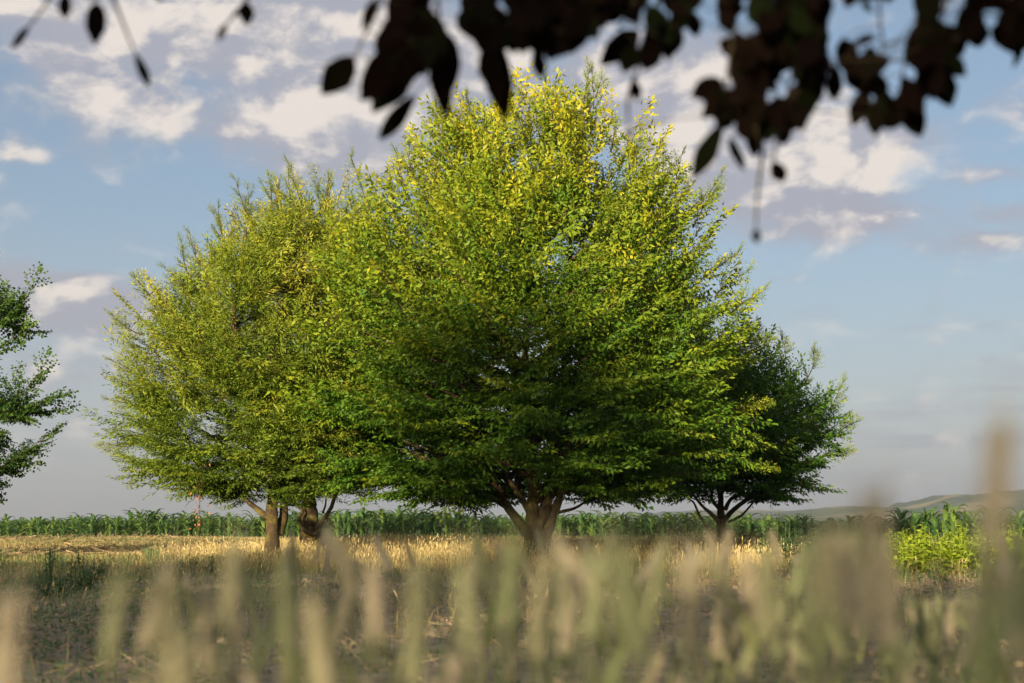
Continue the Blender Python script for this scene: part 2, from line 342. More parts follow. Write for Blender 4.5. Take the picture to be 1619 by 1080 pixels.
# ------------------------------------------------------------------ trees
def spray_template(seed, L, leaf_l, leaf_w, step, n_side, droop=.35, bottle=0.0):
    """one leafy twig along +X in the XY plane, leaves alternate; returns leaf verts (n,4,3), outerness (n), twig polylines"""
    r = np.random.RandomState(seed); leaves = []; outer = []; twigs = []
    def axis(p0, d, ln, n, depth):
        pts = [np.array(p0, float)]; d = np.array(d, float)
        for k in range(n):
            d = d + np.array([0, r.normal(0, .10), r.normal(0, .06) - .03 * (1 - bottle)]); d /= np.linalg.norm(d)
            pts.append(pts[-1] + d * ln / n)
        pts = np.array(pts); twigs.append(pts)
        m = max(2, int(ln / step)); side = 1
        for k in range(m):
            t = (k + .7) / m; i = min(int(t * n), n - 1); f = t * n - i
            p = pts[i] * (1 - f) + pts[i + 1] * f; ax = pts[i + 1] - pts[i]; ax = ax / np.linalg.norm(ax)
            nrm = np.array([0, 0, 1.]) + r.normal(0, .25 + .5 * bottle, 3); lat = np.cross(nrm, ax); lat /= np.linalg.norm(lat) + 1e-9
            nrm = np.cross(ax, lat)
            ang = R(48) + r.normal(0, .22)
            dl = ax * math.cos(ang) + side * lat * math.sin(ang) + nrm * (r.normal(-.02, .22) - droop * 1.3 * (1 - bottle) + .15 * bottle)
            if k == m - 1: dl = ax + nrm * r.normal(0, .1)
            dl /= np.linalg.norm(dl)
            wv = np.cross(nrm + r.normal(0, .75, 3), dl); wv /= np.linalg.norm(wv) + 1e-9
            up = np.cross(dl, wv)
            ll = leaf_l * r.uniform(.7, 1.15) * (1 - .25 * t * depth); lw = leaf_w * ll / leaf_l
            mid = p + dl * ll * .45
            leaves.append([p, mid + wv * lw * .5 + up * lw * .22, p + dl * ll - np.array([0, 0, ll * .12 * droop]), mid - wv * lw * .5 + up * lw * .22])
            outer.append(np.linalg.norm(p) / L); side = -side
        return pts
    main = axis((0, 0, 0), (1, 0, 0), L, 6, 0)
    s = 1
    for k in range(n_side):
        t = (k + .6) / (n_side + .6); i = min(int(t * 6), 5); p = main[i] * (1 - (t * 6 - i)) + main[i + 1] * (t * 6 - i)
        a = R(r.uniform(35, 55)); el = r.normal(0, .12 + .5 * bottle)
        axis(p, (math.cos(a), s * math.sin(a) * math.cos(el), math.sin(a) * math.sin(el)), L * (.52 * (1 - t) + .16) * r.uniform(.8, 1.15), 3, 1); s = -s
    return np.array(leaves), np.array(outer), twigs

def frames(d, up):
    """orthonormal frames: x along d, z close to up"""
    d = d / (np.linalg.norm(d, axis=1)[:, None] + 1e-9)
    y = np.cross(up, d); y /= np.linalg.norm(y, axis=1)[:, None] + 1e-9
    z = np.cross(d, y); return np.stack([d, y, z], -1)

def leaf_cloud(tmpls, base, direc, up, scale, young_lit, rs):
    """place a random template at each base; returns verts, quads, tint"""
    Fm = frames(direc, up); n = len(base); which = rs.randint(0, len(tmpls), n)
    VV = []; TT = []; TW = []
    for k, (lv, ou, tw) in enumerate(tmpls):
        idx = np.where(which == k)[0]
        if not len(idx): continue
        m = len(lv)
        P = lv.reshape(-1, 3)
        W = np.einsum('nij,pj->npi', Fm[idx], P) * scale[idx][:, None, None] + base[idx][:, None]
        VV.append(W.reshape(-1, 3))
        t = young_lit[idx][:, None] + .22 * (ou[None] - .5) + rs.normal(0, .065, (len(idx), m))
        TT.append(np.repeat(np.clip(t, 0, 1).ravel(), 4))
        for poly in tw[:2]:
            w = np.einsum('nij,pj->npi', Fm[idx], poly[::3] if len(poly) > 4 else poly[[0, -1]]) * scale[idx][:, None, None] + base[idx][:, None]
            TW.append(w)
    V = np.concatenate(VV); T = np.concatenate(TT); q = np.arange(len(V)).reshape(-1, 4)
    return V, q, T, TW

def twig_mesh(TW, r0, name, mat, extra=None):
    """thin three-sided twigs, all polylines of equal length batched"""
    V = []; F = []; n0 = 0
    for w in TW:
        n, m, _ = w.shape; t = w[:, -1] - w[:, 0]; t /= np.linalg.norm(t, axis=1)[:, None] + 1e-9
        ref = np.where(np.abs(t[:, 2:3]) < .9, np.array([[0, 0, 1.]]), np.array([[1., 0, 0]])); u = np.cross(t, ref); u /= np.linalg.norm(u, axis=1)[:, None]; v = np.cross(t, u)
        rr = np.linspace(1, .35, m) * r0; a = np.array([0, 2.1, 4.2])
        ring = w[:, :, None] + rr[None, :, None, None] * (np.cos(a)[None, None, :, None] * u[:, None, None] + np.sin(a)[None, None, :, None] * v[:, None, None])
        V.append(ring.reshape(-1, 3))
        b = (np.arange(n) * m * 3)[:, None, None] + (np.arange(m - 1) * 3)[None, :, None]; j = np.arange(3)[None, None]; j2 = (j + 1) % 3
        F.append((np.stack([b + j, b + j2, b + 3 + j2, b + 3 + j], -1).reshape(-1, 4)) + n0); n0 += n * m * 3
    if extra is not None:
        V.append(np.concatenate(extra.V)); F.append(np.concatenate(extra.F) + n0)
    return np_mesh(name, np.concatenate(V), np.concatenate(F), mat, None, True)

def prof_fn(rows, axis_px, Y, base):
    z = []; l = []; r = []
    for py, xl, xr in rows:
        p = at(axis_px, py, Y); z.append(p[2]); l.append((axis_px - xl) / FPX * Y); r.append((xr - axis_px) / FPX * Y)
    z, l, r = map(np.array, (z, l, r)); o = np.argsort(z); return z[o], l[o], r[o]

def make_tree(name, label, cat_group, axis_px, base_py, Y, rows, limbs, tmpls, mat, n_br, seed, wood, young_lit0=.35, young_lit_top=.35,
              spray_len=.7, rec=.5, spires=(), lean=0.0, ends=None, depth_k=.85, trunk_r=.25, spr=10, zgap=0.0, clump=True):
    rs = np.random.RandomState(seed)
    b0 = at(axis_px, base_py, Y); bx, by = b0[0], Y; bz = float(ground_h(bx, by))
    base = np.array([bx, by, bz])
    root = empty(name, base); tag(root, label, 'tree', cat_group)
    Z, RL, RR = prof_fn(rows, axis_px, Y, base); z0, z1 = Z[0], Z[-1]
    # --- wood given by hand: lists of ((px,py,dy), ...) with start / end radius
    stems = []
    for k, (pts, r0, r1) in enumerate(limbs):
        P = np.array([at(p[0], p[1], Y + p[2]) for p in pts])
        if k == 0: P[0][2] = bz - .08
        P = curve(P, 5 * len(P)); rad = np.linspace(r0, r1, len(P))
        if k == 0:
            fl = np.exp(-(P[:, 2] - bz) / .18) * .35; rad = rad * (1 + np.clip(fl, 0, .5))
        t = Tubes().add(P - base, rad, 14 if k == 0 else 8)
        v = t.V[0]; v += (fbm(v[:, 0] * 11 + v[:, 1] * 9, v[:, 2] * 6, 3, seed) - .5)[:, None] * r0 * .5 * np.array([1, 1, 0])
        me = t.mesh('trunk' if k == 0 else 'limb', wood); o = obj(me.name.split('.')[0], me, root if k == 0 else trunk_o); trunk_o = o if k == 0 else trunk_o
        stems.append((P, rad))
    SP = np.concatenate([s[0] for s in stems]); SR = np.concatenate([s[1] for s in stems])
    ok = SP[:, 2] > z0 - .9; SPc, SRc = SP[ok], SR[ok]
    # --- main branches out to the crown's outline
    E = []; n_try = 0
    if ends is not None:
        for e in ends: E.append(at(e[0] - 34, e[1], Y + e[2]))
    while len(E) < n_br and n_try < 60000:
        n_try += 1
        z = rs.uniform(z0, z1); l, r = np.interp(z, Z, RL), np.interp(z, Z, RR)
        if rs.rand() > max(l, r) / max(RL.max(), RR.max()): continue
        ph = rs.uniform(0, 2 * np.pi); c = (1 + math.cos(ph)) / 2
        rad = (r * c + l * (1 - c)) * (1 - (1 - depth_k) * abs(math.sin(ph)))
        lob = 1 + .16 * math.sin(ph * 3 + z * 1.3 + seed) * math.sin(z * 2.1 + seed) ; lob = 1 - abs(lob - 1) * .9
        rho = rs.choice([rs.uniform(.86, 1.0), rs.uniform(.45, .9)], p=[.72, .28])
        p = np.array([bx + lean * (z - z0) + math.cos(ph) * rad * rho * lob, by + math.sin(ph) * rad * rho * lob, z])
        if z - z0 < .34 and math.hypot(p[0] - bx, p[1] - by) < 1.25: continue
        if E and min(np.linalg.norm(p - e) for e in E) < zgap: continue
        E.append(p)
    bw = Tubes(); SB = []; SD = []; SU = []; SS_ = []; SY = []; ST_ = []
    for k, e in enumerate(E):
        hz = np.array([e[0] - bx, e[1] - by, 0]); rr = np.linalg.norm(hz) + 1e-6; out = hz / rr
        tz = (e[2] - z0) / (z1 - z0)
        # attach where a branch rising from the stem would have left it
        dz = e[2] - SPc[:, 2]; dh = np.linalg.norm(SPc[:, :2] - e[:2], axis=1)
        slope = .12 + 1.1 * tz
        cost = np.abs(dz - dh * slope) + .35 * dh
        i = int(np.argmin(cost)); s = SPc[i]
        ln = np.linalg.norm(e - s)
        if ln < .25: continue
        droop = (.10 - .30 * tz) * ln
        mid = (s + e) / 2 + np.array([0, 0, 1]) * droop + rs.normal(0, .05 * ln, 3)
        n = max(6, int(ln / .16)); P = curve([s, mid, e], n)
        r_s = min(SRc[i] * .6, .012 + .014 * ln)
        bw.add(P - base, np.linspace(r_s, .006, n), 5)
        T = np.gradient(P, axis=0); T /= np.linalg.norm(T, axis=1)[:, None]
        leafy = min(1.0, 1.55 / ln * (1.0 if rec else 1))
        nsp = max(4, int(spr * rs.uniform(.8, 1.2))); side = 1
        for q in range(nsp):
            f = 1 - leafy * (q / nsp) ** .9 if q else 1.0
            j = min(int(f * (n - 1)), n - 1); p = P[j]; t = T[j]
            up = np.array([0, 0, 1.]) * (1.15 - tz) + out * (-.35 * tz) + rs.normal(0, .18 + .35 * tz, 3)
            lat = np.cross(up, t); lat /= np.linalg.norm(lat) + 1e-9
            if q == 0: d = t + np.array([0, 0, .25 * tz])
            else:
                a = R(rs.uniform(30, 62)); d = t * math.cos(a) + side * lat * math.sin(a)
                d = d + out * .25 + np.array([0, 0, 1]) * (-.06 + .55 * tz ** 1.3 + rs.normal(0, .10)); side = -side
            SB.append(p); SD.append(d); SU.append(up); SS_.append(rs.uniform(.7, 1.25) * (1.12 if q == 0 else 1.0))
            ST_.append(q < 3); SY.append(young_lit0 + young_lit_top * (tz - .35) + rs.normal(0, .08) + (.16 if q == 0 else 0) + .12 * (f - .7))  # top and tips yellower: new growth plus sunlit tone put into the colour
    n_main = len(SB)
    # --- long upright shoots standing out of the top
    for sp in spires:
        a = at(sp[0], sp[1], Y + (sp[4] if len(sp) > 4 else 0)); b = at(sp[2], sp[3], Y + (sp[4] if len(sp) > 4 else 0))
        ln = np.linalg.norm(b - a); n = max(5, int(ln / .13)); P = curve([a, (a + b) / 2 + rs.normal(0, .06 * ln, 3), b], n)
        bw.add(P - base, np.linspace(.014, .003, n), 4)
        for q in np.repeat(np.arange(n), 2):
            d = (b - a) / ln; an = q * 2.4 + rs.rand(); o = np.array([math.cos(an), math.sin(an), 0])
            f = q / (n - 1)
            SB.append(P[q]); SD.append(d * .9 + o * .55 * (1 - .6 * f)); SU.append(o * -1 + rs.normal(0, .2, 3)); SS_.append((.72 - .40 * f) * rs.uniform(.6, 1.25)); SY.append(.58 + rs.normal(0, .08))
    SB, SD, SU, SS_, SY = map(np.array, (SB, SD, SU, SS_, SY))
    if clump:
        nz_ = .55 * vnoise(SB[:, 0] * 1.15 + SB[:, 1] * .5 + 40, SB[:, 2] * 2.1 + SB[:, 1] * .8, seed) + .45 * vnoise(SB[:, 0] * .7 - SB[:, 2] * .5 + 90, SB[:, 1] * 1.3 + SB[:, 2] * .9, seed + 5)
        kp = (rs.rand(len(SB)) < np.clip((nz_ - .24) / .22, .2, 1)) | np.array(ST_ + [True] * (len(SB) - n_main)); SB, SD, SU, SS_, SY = SB[kp], SD[kp], SU[kp], SS_[kp], SY[kp]
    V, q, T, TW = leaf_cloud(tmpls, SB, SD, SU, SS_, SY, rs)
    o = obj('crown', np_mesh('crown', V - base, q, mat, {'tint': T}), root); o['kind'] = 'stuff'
    o = obj('branchwork', twig_mesh([w - base for w in TW], .003, 'branchwork', M_twig, bw), root); o['kind'] = 'stuff'
    print(name, 'leaves', len(q), 'branches', len(E), 'top', z1)
    return root, base

horn = [spray_template(100 + i, .62, .098, .043, .041, 8) for i in range(4)] + [spray_template(120 + i, .60, .094, .040, .040, 8, bottle=.55) for i in range(3)]
narrow = [spray_template(200 + i, .60, .090, .024, .030, 9) for i in range(4)] + [spray_template(220 + i, .60, .088, .023, .030, 9, bottle=.6) for i in range(3)]
roundl = [spray_template(300 + i, .50, .074, .062, .034, 7, bottle=.35) for i in range(5)]

YB = 23.3
make_tree('hornbeam_tree', 'tall broad green tree with forked trunk, the largest, in the middle of the group', 'broad trees standing on the field edge', 845, 893, YB,
    [(786, 620, 1040), (770, 520, 1085), (742, 470, 1195), (680, 458, 1200), (600, 470, 1185), (500, 478, 1180), (420, 492, 1140), (360, 560, 1118), (300, 612, 1112), (262, 645, 1070), (232, 670, 985), (205, 715, 950), (182, 790, 920)],
    [(((846, 897, 0), (846, 868, 0), (847, 850, 0), (847, 836, 0)), .205, .165),
     (((838, 852, .02), (820, 824, .05), (806, 806, .1), (794, 788, .15), (780, 750, .3), (720, 640, .6), (650, 480, .7)), .092, .03),
     (((844, 846, 0), (843, 800, .02), (841, 740, .1), (820, 620, .2), (780, 430, .1), (740, 240, 0)), .128, .022),
     (((853, 846, -.02), (862, 805, 0), (871, 760, .1), (884, 660, -.1), (900, 450, -.2), (905, 200, 0)), .118, .02),
     (((856, 872, -.12), (868, 838, -.15), (880, 800, -.2), (892, 765, -.25), (915, 710, -.3), (970, 600, -.5), (1030, 400, -.3)), .092, .025),
     (((840, 815, .1), (826, 790, .2), (806, 760, .4), (770, 690, .8), (740, 600, 1.2), (690, 450, 1.3)), .060, .02),
     (((850, 790, 0), (840, 700, -1.0), (830, 560, -1.8), (840, 350, -1.3)), .10, .02),
     (((862, 780, 0), (900, 700, 1.0), (960, 560, 1.8), (980, 330, 1.2)), .10, .02),
     (((876, 812, -.2), (892, 808, -.25), (910, 803, -.3), (928, 790, -.4), (945, 765, -.5), (1080, 690, -.7)), .030, .012),
     (((797, 792, .15), (775, 793, .1), (757, 790, .1), (751, 780, .1)), .020, .008)],
    horn, M_horn, 440, 11, M_bark, young_lit0=.36, young_lit_top=.50, spr=14, zgap=.30,
    spires=[(905, 255, 932, 106), (915, 240, 936, 118, .1), (880, 230, 884, 150), (810, 240, 806, 160), (715, 260, 708, 185), (660, 290, 650, 215), (1040, 300, 1050, 240), (1095, 360, 1130, 300), (1130, 470, 1180, 430), (1160, 560, 1212, 540), (1150, 650, 1210, 640), (1165, 730, 1216, 738), (620, 340, 600, 285), (570, 400, 530, 350), (925, 190, 950, 128), (860, 200, 862, 132), (740, 230, 738, 150), (690, 240, 690, 172), (600, 380, 556, 250), (640, 300, 628, 245), (965, 240, 968, 185),
            (1070, 320, 1078, 245), (1100, 330, 1140, 275), (1000, 260, 1012, 215), (1120, 440, 1165, 400), (830, 210, 822, 150), (1150, 500, 1205, 460), (540, 430, 480, 385), (780, 220, 785, 160)])
make_tree('slender_leaved_tree', 'yellow green fine leaved tree with mossy single trunk, left of the largest tree', 'broad trees standing on the field edge', 432, 886, 25.0,
    [(788, 350, 540), (765, 250, 620), (740, 200, 660), (690, 180, 690), (620, 188, 690), (540, 190, 690), (480, 232, 670), (430, 288, 640), (390, 350, 600), (362, 395, 560), (342, 430, 535), (328, 455, 510)],
    [(((432, 888, 0), (431, 850, 0), (430, 810, 0), (432, 775, 0), (436, 640, 0), (450, 480, 0), (460, 330, 0)), .138, .02),
     (((430, 822, -.05), (416, 812, -.05), (400, 800, -.1), (380, 782, -.2), (330, 740, -.4), (270, 660, -.5)), .065, .015),
     (((440, 845, .12), (448, 815, .18), (452, 775, .2), (480, 690, .3), (540, 560, .5), (580, 420, .4)), .10, .02),
     (((436, 770, 0), (400, 650, -.9), (370, 500, -1.4), (390, 360, -1.0)), .08, .015),
     (((436, 770, 0), (380, 680, .5), (310, 560, .7), (290, 440, .5)), .07, .015),
     (((440, 790, .1), (470, 700, 1.2), (500, 520, 1.6), (500, 350, 1.0)), .08, .015),
     (((436, 800, -.05), (424, 796, -.3), (428, 803, -.4), (440, 801, -.5)), .012, .006)],
    narrow, M_narrow, 270, 23, M_bark, young_lit0=.46, young_lit_top=.32, spr=14, zgap=.31,
    spires=[(470, 380, 455, 258), (300, 470, 262, 425), (330, 430, 300, 370), (270, 520, 230, 465), (240, 560, 195, 530), (235, 650, 172, 632), (240, 690, 165, 700), (250, 740, 190, 722), (270, 600, 205, 560), (360, 400, 345, 330), (385, 380, 392, 300), (445, 370, 440, 290), (545, 400, 548, 315), (500, 370, 498, 290), (230, 620, 185, 600), (480, 340, 460, 275), (400, 360, 372, 284), (350, 400, 338, 340), (430, 330, 425, 280), (515, 340, 520, 278), (300, 440, 288, 385), (250, 480, 215, 440), (555, 370, 560, 320), (225, 530, 180, 500), (225, 600, 178, 570)])
make_tree('back_tree', 'mostly hidden tree with thick split trunk and looping low limb, behind the fine leaved tree', 'broad trees standing on the field edge', 493, 868, 30.5,
    [(785, 400, 600), (740, 350, 650), (680, 330, 680), (560, 335, 680), (450, 350, 660), (380, 390, 630), (320, 450, 590), (290, 490, 550)],
    [(((492, 872, 0), (492, 840, 0), (490, 812, 0), (490, 780, 0), (500, 600, 0), (520, 380, 0)), .27, .025),
     (((500, 842, -.3), (486, 841, -.34), (476, 832, -.34), (472, 818, -.34), (478, 808, -.3), (468, 796, -.35), (455, 788, -.4), (420, 740, -.6)), .062, .02),
     (((500, 836, -.25), (512, 822, -.25), (522, 805, -.3), (530, 785, -.3), (570, 700, -.3), (620, 560, -.3)), .065, .02),
     (((494, 800, 0), (470, 700, .3), (430, 560, .5), (400, 430, .3)), .10, .02),
     (((510, 812, -.2), (514, 800, -.2), (516, 785, -.2)), .025, .015)],
    narrow, M_narrow, 110, 37, M_bark, young_lit0=.45, young_lit_top=.35, spr=9, zgap=.5, spires=[(520, 350, 522, 285), (560, 360, 575, 320)])
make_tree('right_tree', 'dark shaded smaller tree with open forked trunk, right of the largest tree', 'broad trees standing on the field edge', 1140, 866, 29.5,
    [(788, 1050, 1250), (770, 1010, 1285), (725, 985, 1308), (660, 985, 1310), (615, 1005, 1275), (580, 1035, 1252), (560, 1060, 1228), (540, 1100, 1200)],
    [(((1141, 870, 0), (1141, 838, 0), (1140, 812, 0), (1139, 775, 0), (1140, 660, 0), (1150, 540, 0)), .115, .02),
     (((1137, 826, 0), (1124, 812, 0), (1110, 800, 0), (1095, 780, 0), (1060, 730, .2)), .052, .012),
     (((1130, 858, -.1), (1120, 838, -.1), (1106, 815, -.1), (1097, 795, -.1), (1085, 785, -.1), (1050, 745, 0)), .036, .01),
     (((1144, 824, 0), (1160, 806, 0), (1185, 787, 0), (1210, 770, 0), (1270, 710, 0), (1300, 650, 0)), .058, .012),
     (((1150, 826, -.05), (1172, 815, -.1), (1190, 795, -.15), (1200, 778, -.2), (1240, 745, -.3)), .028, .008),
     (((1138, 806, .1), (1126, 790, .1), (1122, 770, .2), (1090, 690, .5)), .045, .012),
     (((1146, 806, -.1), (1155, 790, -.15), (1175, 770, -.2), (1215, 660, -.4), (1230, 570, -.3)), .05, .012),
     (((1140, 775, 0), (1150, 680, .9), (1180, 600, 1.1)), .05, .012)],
    horn, M_horn, 165, 41, M_bark_dark, young_lit0=.06, young_lit_top=.15, spr=10, zgap=.42, clump=False,  # low leaf tint puts part of this tree's shade into its colour
    spires=[(1195, 560, 1197, 512), (1235, 590, 1237, 536), (1270, 610, 1285, 550), (1310, 650, 1332, 605), (1320, 690, 1352, 668), (1300, 720, 1345, 712)])
make_tree('edge_tree', 'dark round leaved tree with open ragged boughs, standing apart from the group', 'broad trees standing on the field edge', -190, 880, 29.0,
    [(790, -330, -20), (740, -420, -20), (690, -440, 10), (620, -440, 0), (540, -420, -30), (460, -400, -40), (400, -380, -60), (320, -340, -60), (260, -280, -110)],
    [(((-190, 900, 0), (-190, 840, 0), (-188, 760, 0), (-185, 600, 0), (-180, 420, 0), (-185, 290, 0)), .22, .02),
     (((-188, 790, 0), (-130, 740, 0), (-60, 690, 0), (10, 660, 0)), .09, .02),
     (((-187, 700, 0), (-130, 620, .1), (-60, 560, .1), (0, 510, .1)), .08, .02),
     (((-187, 780, 0), (-120, 775, -.3), (-60, 765, -.4), (-10, 750, -.4)), .06, .02)],
    roundl, M_round, 110, 53, M_bark_dark, young_lit0=.22, young_lit_top=.10, spr=11, zgap=.35, clump=False,
    ends=[(82, 462, 0), (55, 500, .2), (60, 530, -.2), (66, 520, .3), (95, 590, -.2), (118, 628, 0), (112, 650, .3), (108, 690, -.2), (92, 700, .2), (80, 720, 0), (45, 745, .1), (20, 775, -.1), (8, 430, 0), (40, 475, .1), (30, 560, 0), (55, 610, .2), (60, 660, -.2), (30, 700, .1), (10, 640, .3), (0, 590, -.2), (20, 610, .2), (40, 640, .4), (10, 690, -.3), (5, 740, 0), (0, 540, .4), (5, 500, -.3)])

# brown dead spray hanging from the fine leaved tree
def dead_spray():
    root = [o for o in bpy.data.objects if o.name == 'slender_leaved_tree'][0]; b = np.array(root.location); r = np.random.RandomState(5)
    P = curve([at(322, 735, 24.0), at(316, 775, 23.9), at(316, 800, 23.9), at(315, 838, 23.9)], 10)
    t = Tubes().add(P - b, np.linspace(.008, .003, 10), 4); tw = obj('dead_twig', t.mesh('dead_twig', M_twig), root)
    V = []
    for k in range(95):
        p = P[r.randint(0, 10)] + r.normal(0, 1, 3) * np.array([.07, .07, .06]); d = r.normal(0, 1, 3) + np.array([0, 0, -.8]); d /= np.linalg.norm(d); w = np.cross(d, r.normal(0, 1, 3)); w /= np.linalg.norm(w)
        l = r.uniform(.03, .07); V += [p, p + d * l * .5 + w * l * .25, p + d * l, p + d * l * .5 - w * l * .25]
    o = obj('dead_leaf_spray', np_mesh('dead_leaf_spray', np.array(V) - b, np.arange(len(V)).reshape(-1, 4), M_dead, {'tint': np.repeat(r.rand(len(V) // 4), 4)}), root); o['kind'] = 'stuff'; o['label'] = 'hanging spray of dry brown leaves'
dead_spray()

# ------------------------------------------------------------------ row of trees behind the camera (they shade the foreground)
shade_t = [spray_template(400 + i, 1.3, .30, .18, .17, 5, bottle=.5) for i in range(4)]
def shade_tree(x, y, top, rx, zc0, seed, label, n=900):
    rs = np.random.RandomState(seed); base = np.array([x, y, float(ground_h(x, y))])
    root = empty('row_tree', base); tag(root, label, 'tree', 'row of trees behind the camera')
    obj('trunk', Tubes().add([(0, 0, -.1), (.05, 0, zc0), (0, .1, top * .6), (0, 0, top - .6)], [.22, .17, .1, .03], 8).mesh('trunk', M_bark_dark), root)
    cz = (top + zc0) / 2; rz = (top - zc0) / 2
    d = rs.normal(0, 1, (n, 3)); d /= np.linalg.norm(d, axis=1)[:, None]
    lump = 1 + .14 * np.sin(d[:, 0] * 5 + seed) * np.sin(d[:, 2] * 6 + seed * 2)
    p = d * (rs.rand(n, 1) ** .45) * lump[:, None] * np.array([rx - .5, rx * .9 - .5, rz - .5]) + np.array([0, 0, cz])
    V, q, T, TW = leaf_cloud(shade_t, p, d + np.array([0, 0, .3]), np.tile([0, 0, 1.], (n, 1)) + rs.normal(0, .4, (n, 3)), rs.uniform(.7, 1.1, n), rs.rand(n), rs)
    o = obj('crown', np_mesh('crown', V, q, M_shade, {'tint': T}), root); o['kind'] = 'stuff'
for i, (x, top, rx, zb) in enumerate([(-35, 14.4, 2.8, 2), (-28.2, 10.6, 3.0, 2), (-24.2, 10.9, 2.9, 2), (-20.6, 13.7, 2.1, 10.9), (-15.8, 10.3, 3.0, 1.5), (-11.5, 10.0, 3.2, 1.5), (-5.4, 9.6, 3.2, 1.5), (.6, 10.5, 3.4, 2), (6.2, 9.8, 3.4, 2), (-20.0, 11.5, 2.6, 2)]):
    shade_tree(x, -30 + (i % 3) * .8, top, rx, zb, 60 + i, 'dark leafy tree in the row behind the wheat', [600, 560, 560, 120, 280, 265, 320, 400, 400, 520][i])

# ------------------------------------------------------------------ corn
def corn_leaf_mesh(k):
    r = np.random.RandomState(70 + k); n = 8; L = [.68, .78, .58, .80][k]; w = [.125, .14, .115, .13][k]; bend = [1.7, 2.1, 1.2, 2.5][k]
    a = R([58, 66, 50, 62][k]); p = np.array([0., 0., 0.]); V = []
    for i in range(n):
        f = i / (n - 1); ww = w * .5 * math.sin(math.pi * (.16 + .84 * f)) ** .75 * (1.0 if f < .97 else .15)
        t = np.array([math.cos(a), 0, math.sin(a)]); nn = np.array([-math.sin(a), 0, math.cos(a)]); wob = .012 * math.sin(i * 2.3 + k)
        tw = .5 * f * (k - 1.5) * .6; s = np.array([0, math.cos(tw), 0]) + nn * math.sin(tw)
        V += [p + s * ww + nn * (ww * .5 + wob), p, p - s * ww + nn * (ww * .5 - wob)]
        p = p + t * L / (n - 1); a -= bend / (n - 1) * (.4 + 1.2 * f)
    i = np.arange(n - 1)[:, None] * 3; q = np.concatenate([np.stack([i[:, 0] + c, i[:, 0] + 1 + c, i[:, 0] + 4 + c, i[:, 0] + 3 + c], -1) for c in (0, 1)])
    return np.array(V), q
CL = [corn_leaf_mesh(k) for k in range(4)]
CLM = [np_mesh('corn_leaf', v, q, M_corn, {'tint': np.full(len(v), .15 + .1 * k)}, True) for k, (v, q) in enumerate(CL)]
stalkM = Tubes().add([(0, 0, -.03), (.005, 0, .4), (0, .005, .8)], [.016, .013, .006], 6, .5).mesh('corn_stalk', M_corn)
whorl_v = []
def corn_layout(r):
    out = []; a0 = r.uniform(0, 6.28)
    for k in range(10):
        z = .06 + .76 * k / 9; az = a0 + math.pi * k + r.normal(0, .35)
        out.append((r.randint(0, 4), z, az, (.72 + .35 * math.sin(math.pi * (k + 1) / 11)) * r.uniform(.85, 1.1) * (.8 if k == 9 else 1), R(r.normal(0, 6)) if k < 9 else R(-8)))
    return out
LAY = [corn_layout(np.random.RandomState(80 + k)) for k in range(6)]
def corn_edge(x):
    return 54.5 - 11.0 * sstep(x, 8.5, 15.5) + 1.2 * math.sin(x * .21)
def build_corn():
    r = np.random.RandomState(3); protos = []
    root0 = None; n_ind = 0; SV = []; SQ = []; ST = []; n0 = 0
    for row in range(6):
        x = -24.0 + r.rand() * .3
        while x < 25.5:
            y = corn_edge(x) + row * .72 + r.normal(0, .26); h = (.80 + .22 * (fbm(x * .22, y * .22, 3, 6) - .5) * 2) * r.uniform(.78, 1.2) * (1.08 if x > 13 else 1)
            lay = LAY[r.randint(0, 6)]; rz = r.uniform(0, 6.28); vis = abs(x) < y * .372
            z0 = float(ground_h(x, y)); x_ = x; x += r.uniform(.30, .48)
            if row < 3 and n_ind < 300 and vis:
                root = empty('corn_plant', (x_, y, z0), rz); s_ = h / 1.0; root.scale = (s_, s_, s_)
                tag(root, ('leafy green corn plant in the front row of the corn field', 'leafy green corn plant standing in the second row of the corn field', 'leafy green corn plant standing in the third row of the corn field')[row], 'corn plant', 'corn plants at the field edge')
                obj('stalk', stalkM, root)
                for m, z, az, sc_, tl in lay:
                    o = obj('leaf', CLM[m], root, (0, 0, z)); o.rotation_euler = (0, tl, az); o.scale = (sc_,) * 3
                n_ind += 1
            else:
                ca, sa = math.cos(rz), math.sin(rz)
                for m, z, az, sc_, tl in lay:
                    v, q = CL[m]; c, s = math.cos(az + rz), math.sin(az + rz)
                    w = np.stack([v[:, 0] * c - v[:, 1] * s, v[:, 0] * s + v[:, 1] * c, v[:, 2]], -1) * sc_ * h
                    SV.append(w + np.array([x_, y, z0 + z * h])); SQ.append(q + n0); n0 += len(v); ST.append(np.full(len(v), r.uniform(.1, .6)))
    o = obj('corn_field', np_mesh('corn_field', np.concatenate(SV), np.concatenate(SQ), M_corn, {'tint': np.concatenate(ST)}, True))
    tag(o, 'mass of green corn behind the front rows of the field', 'corn', kind='stuff')
build_corn()

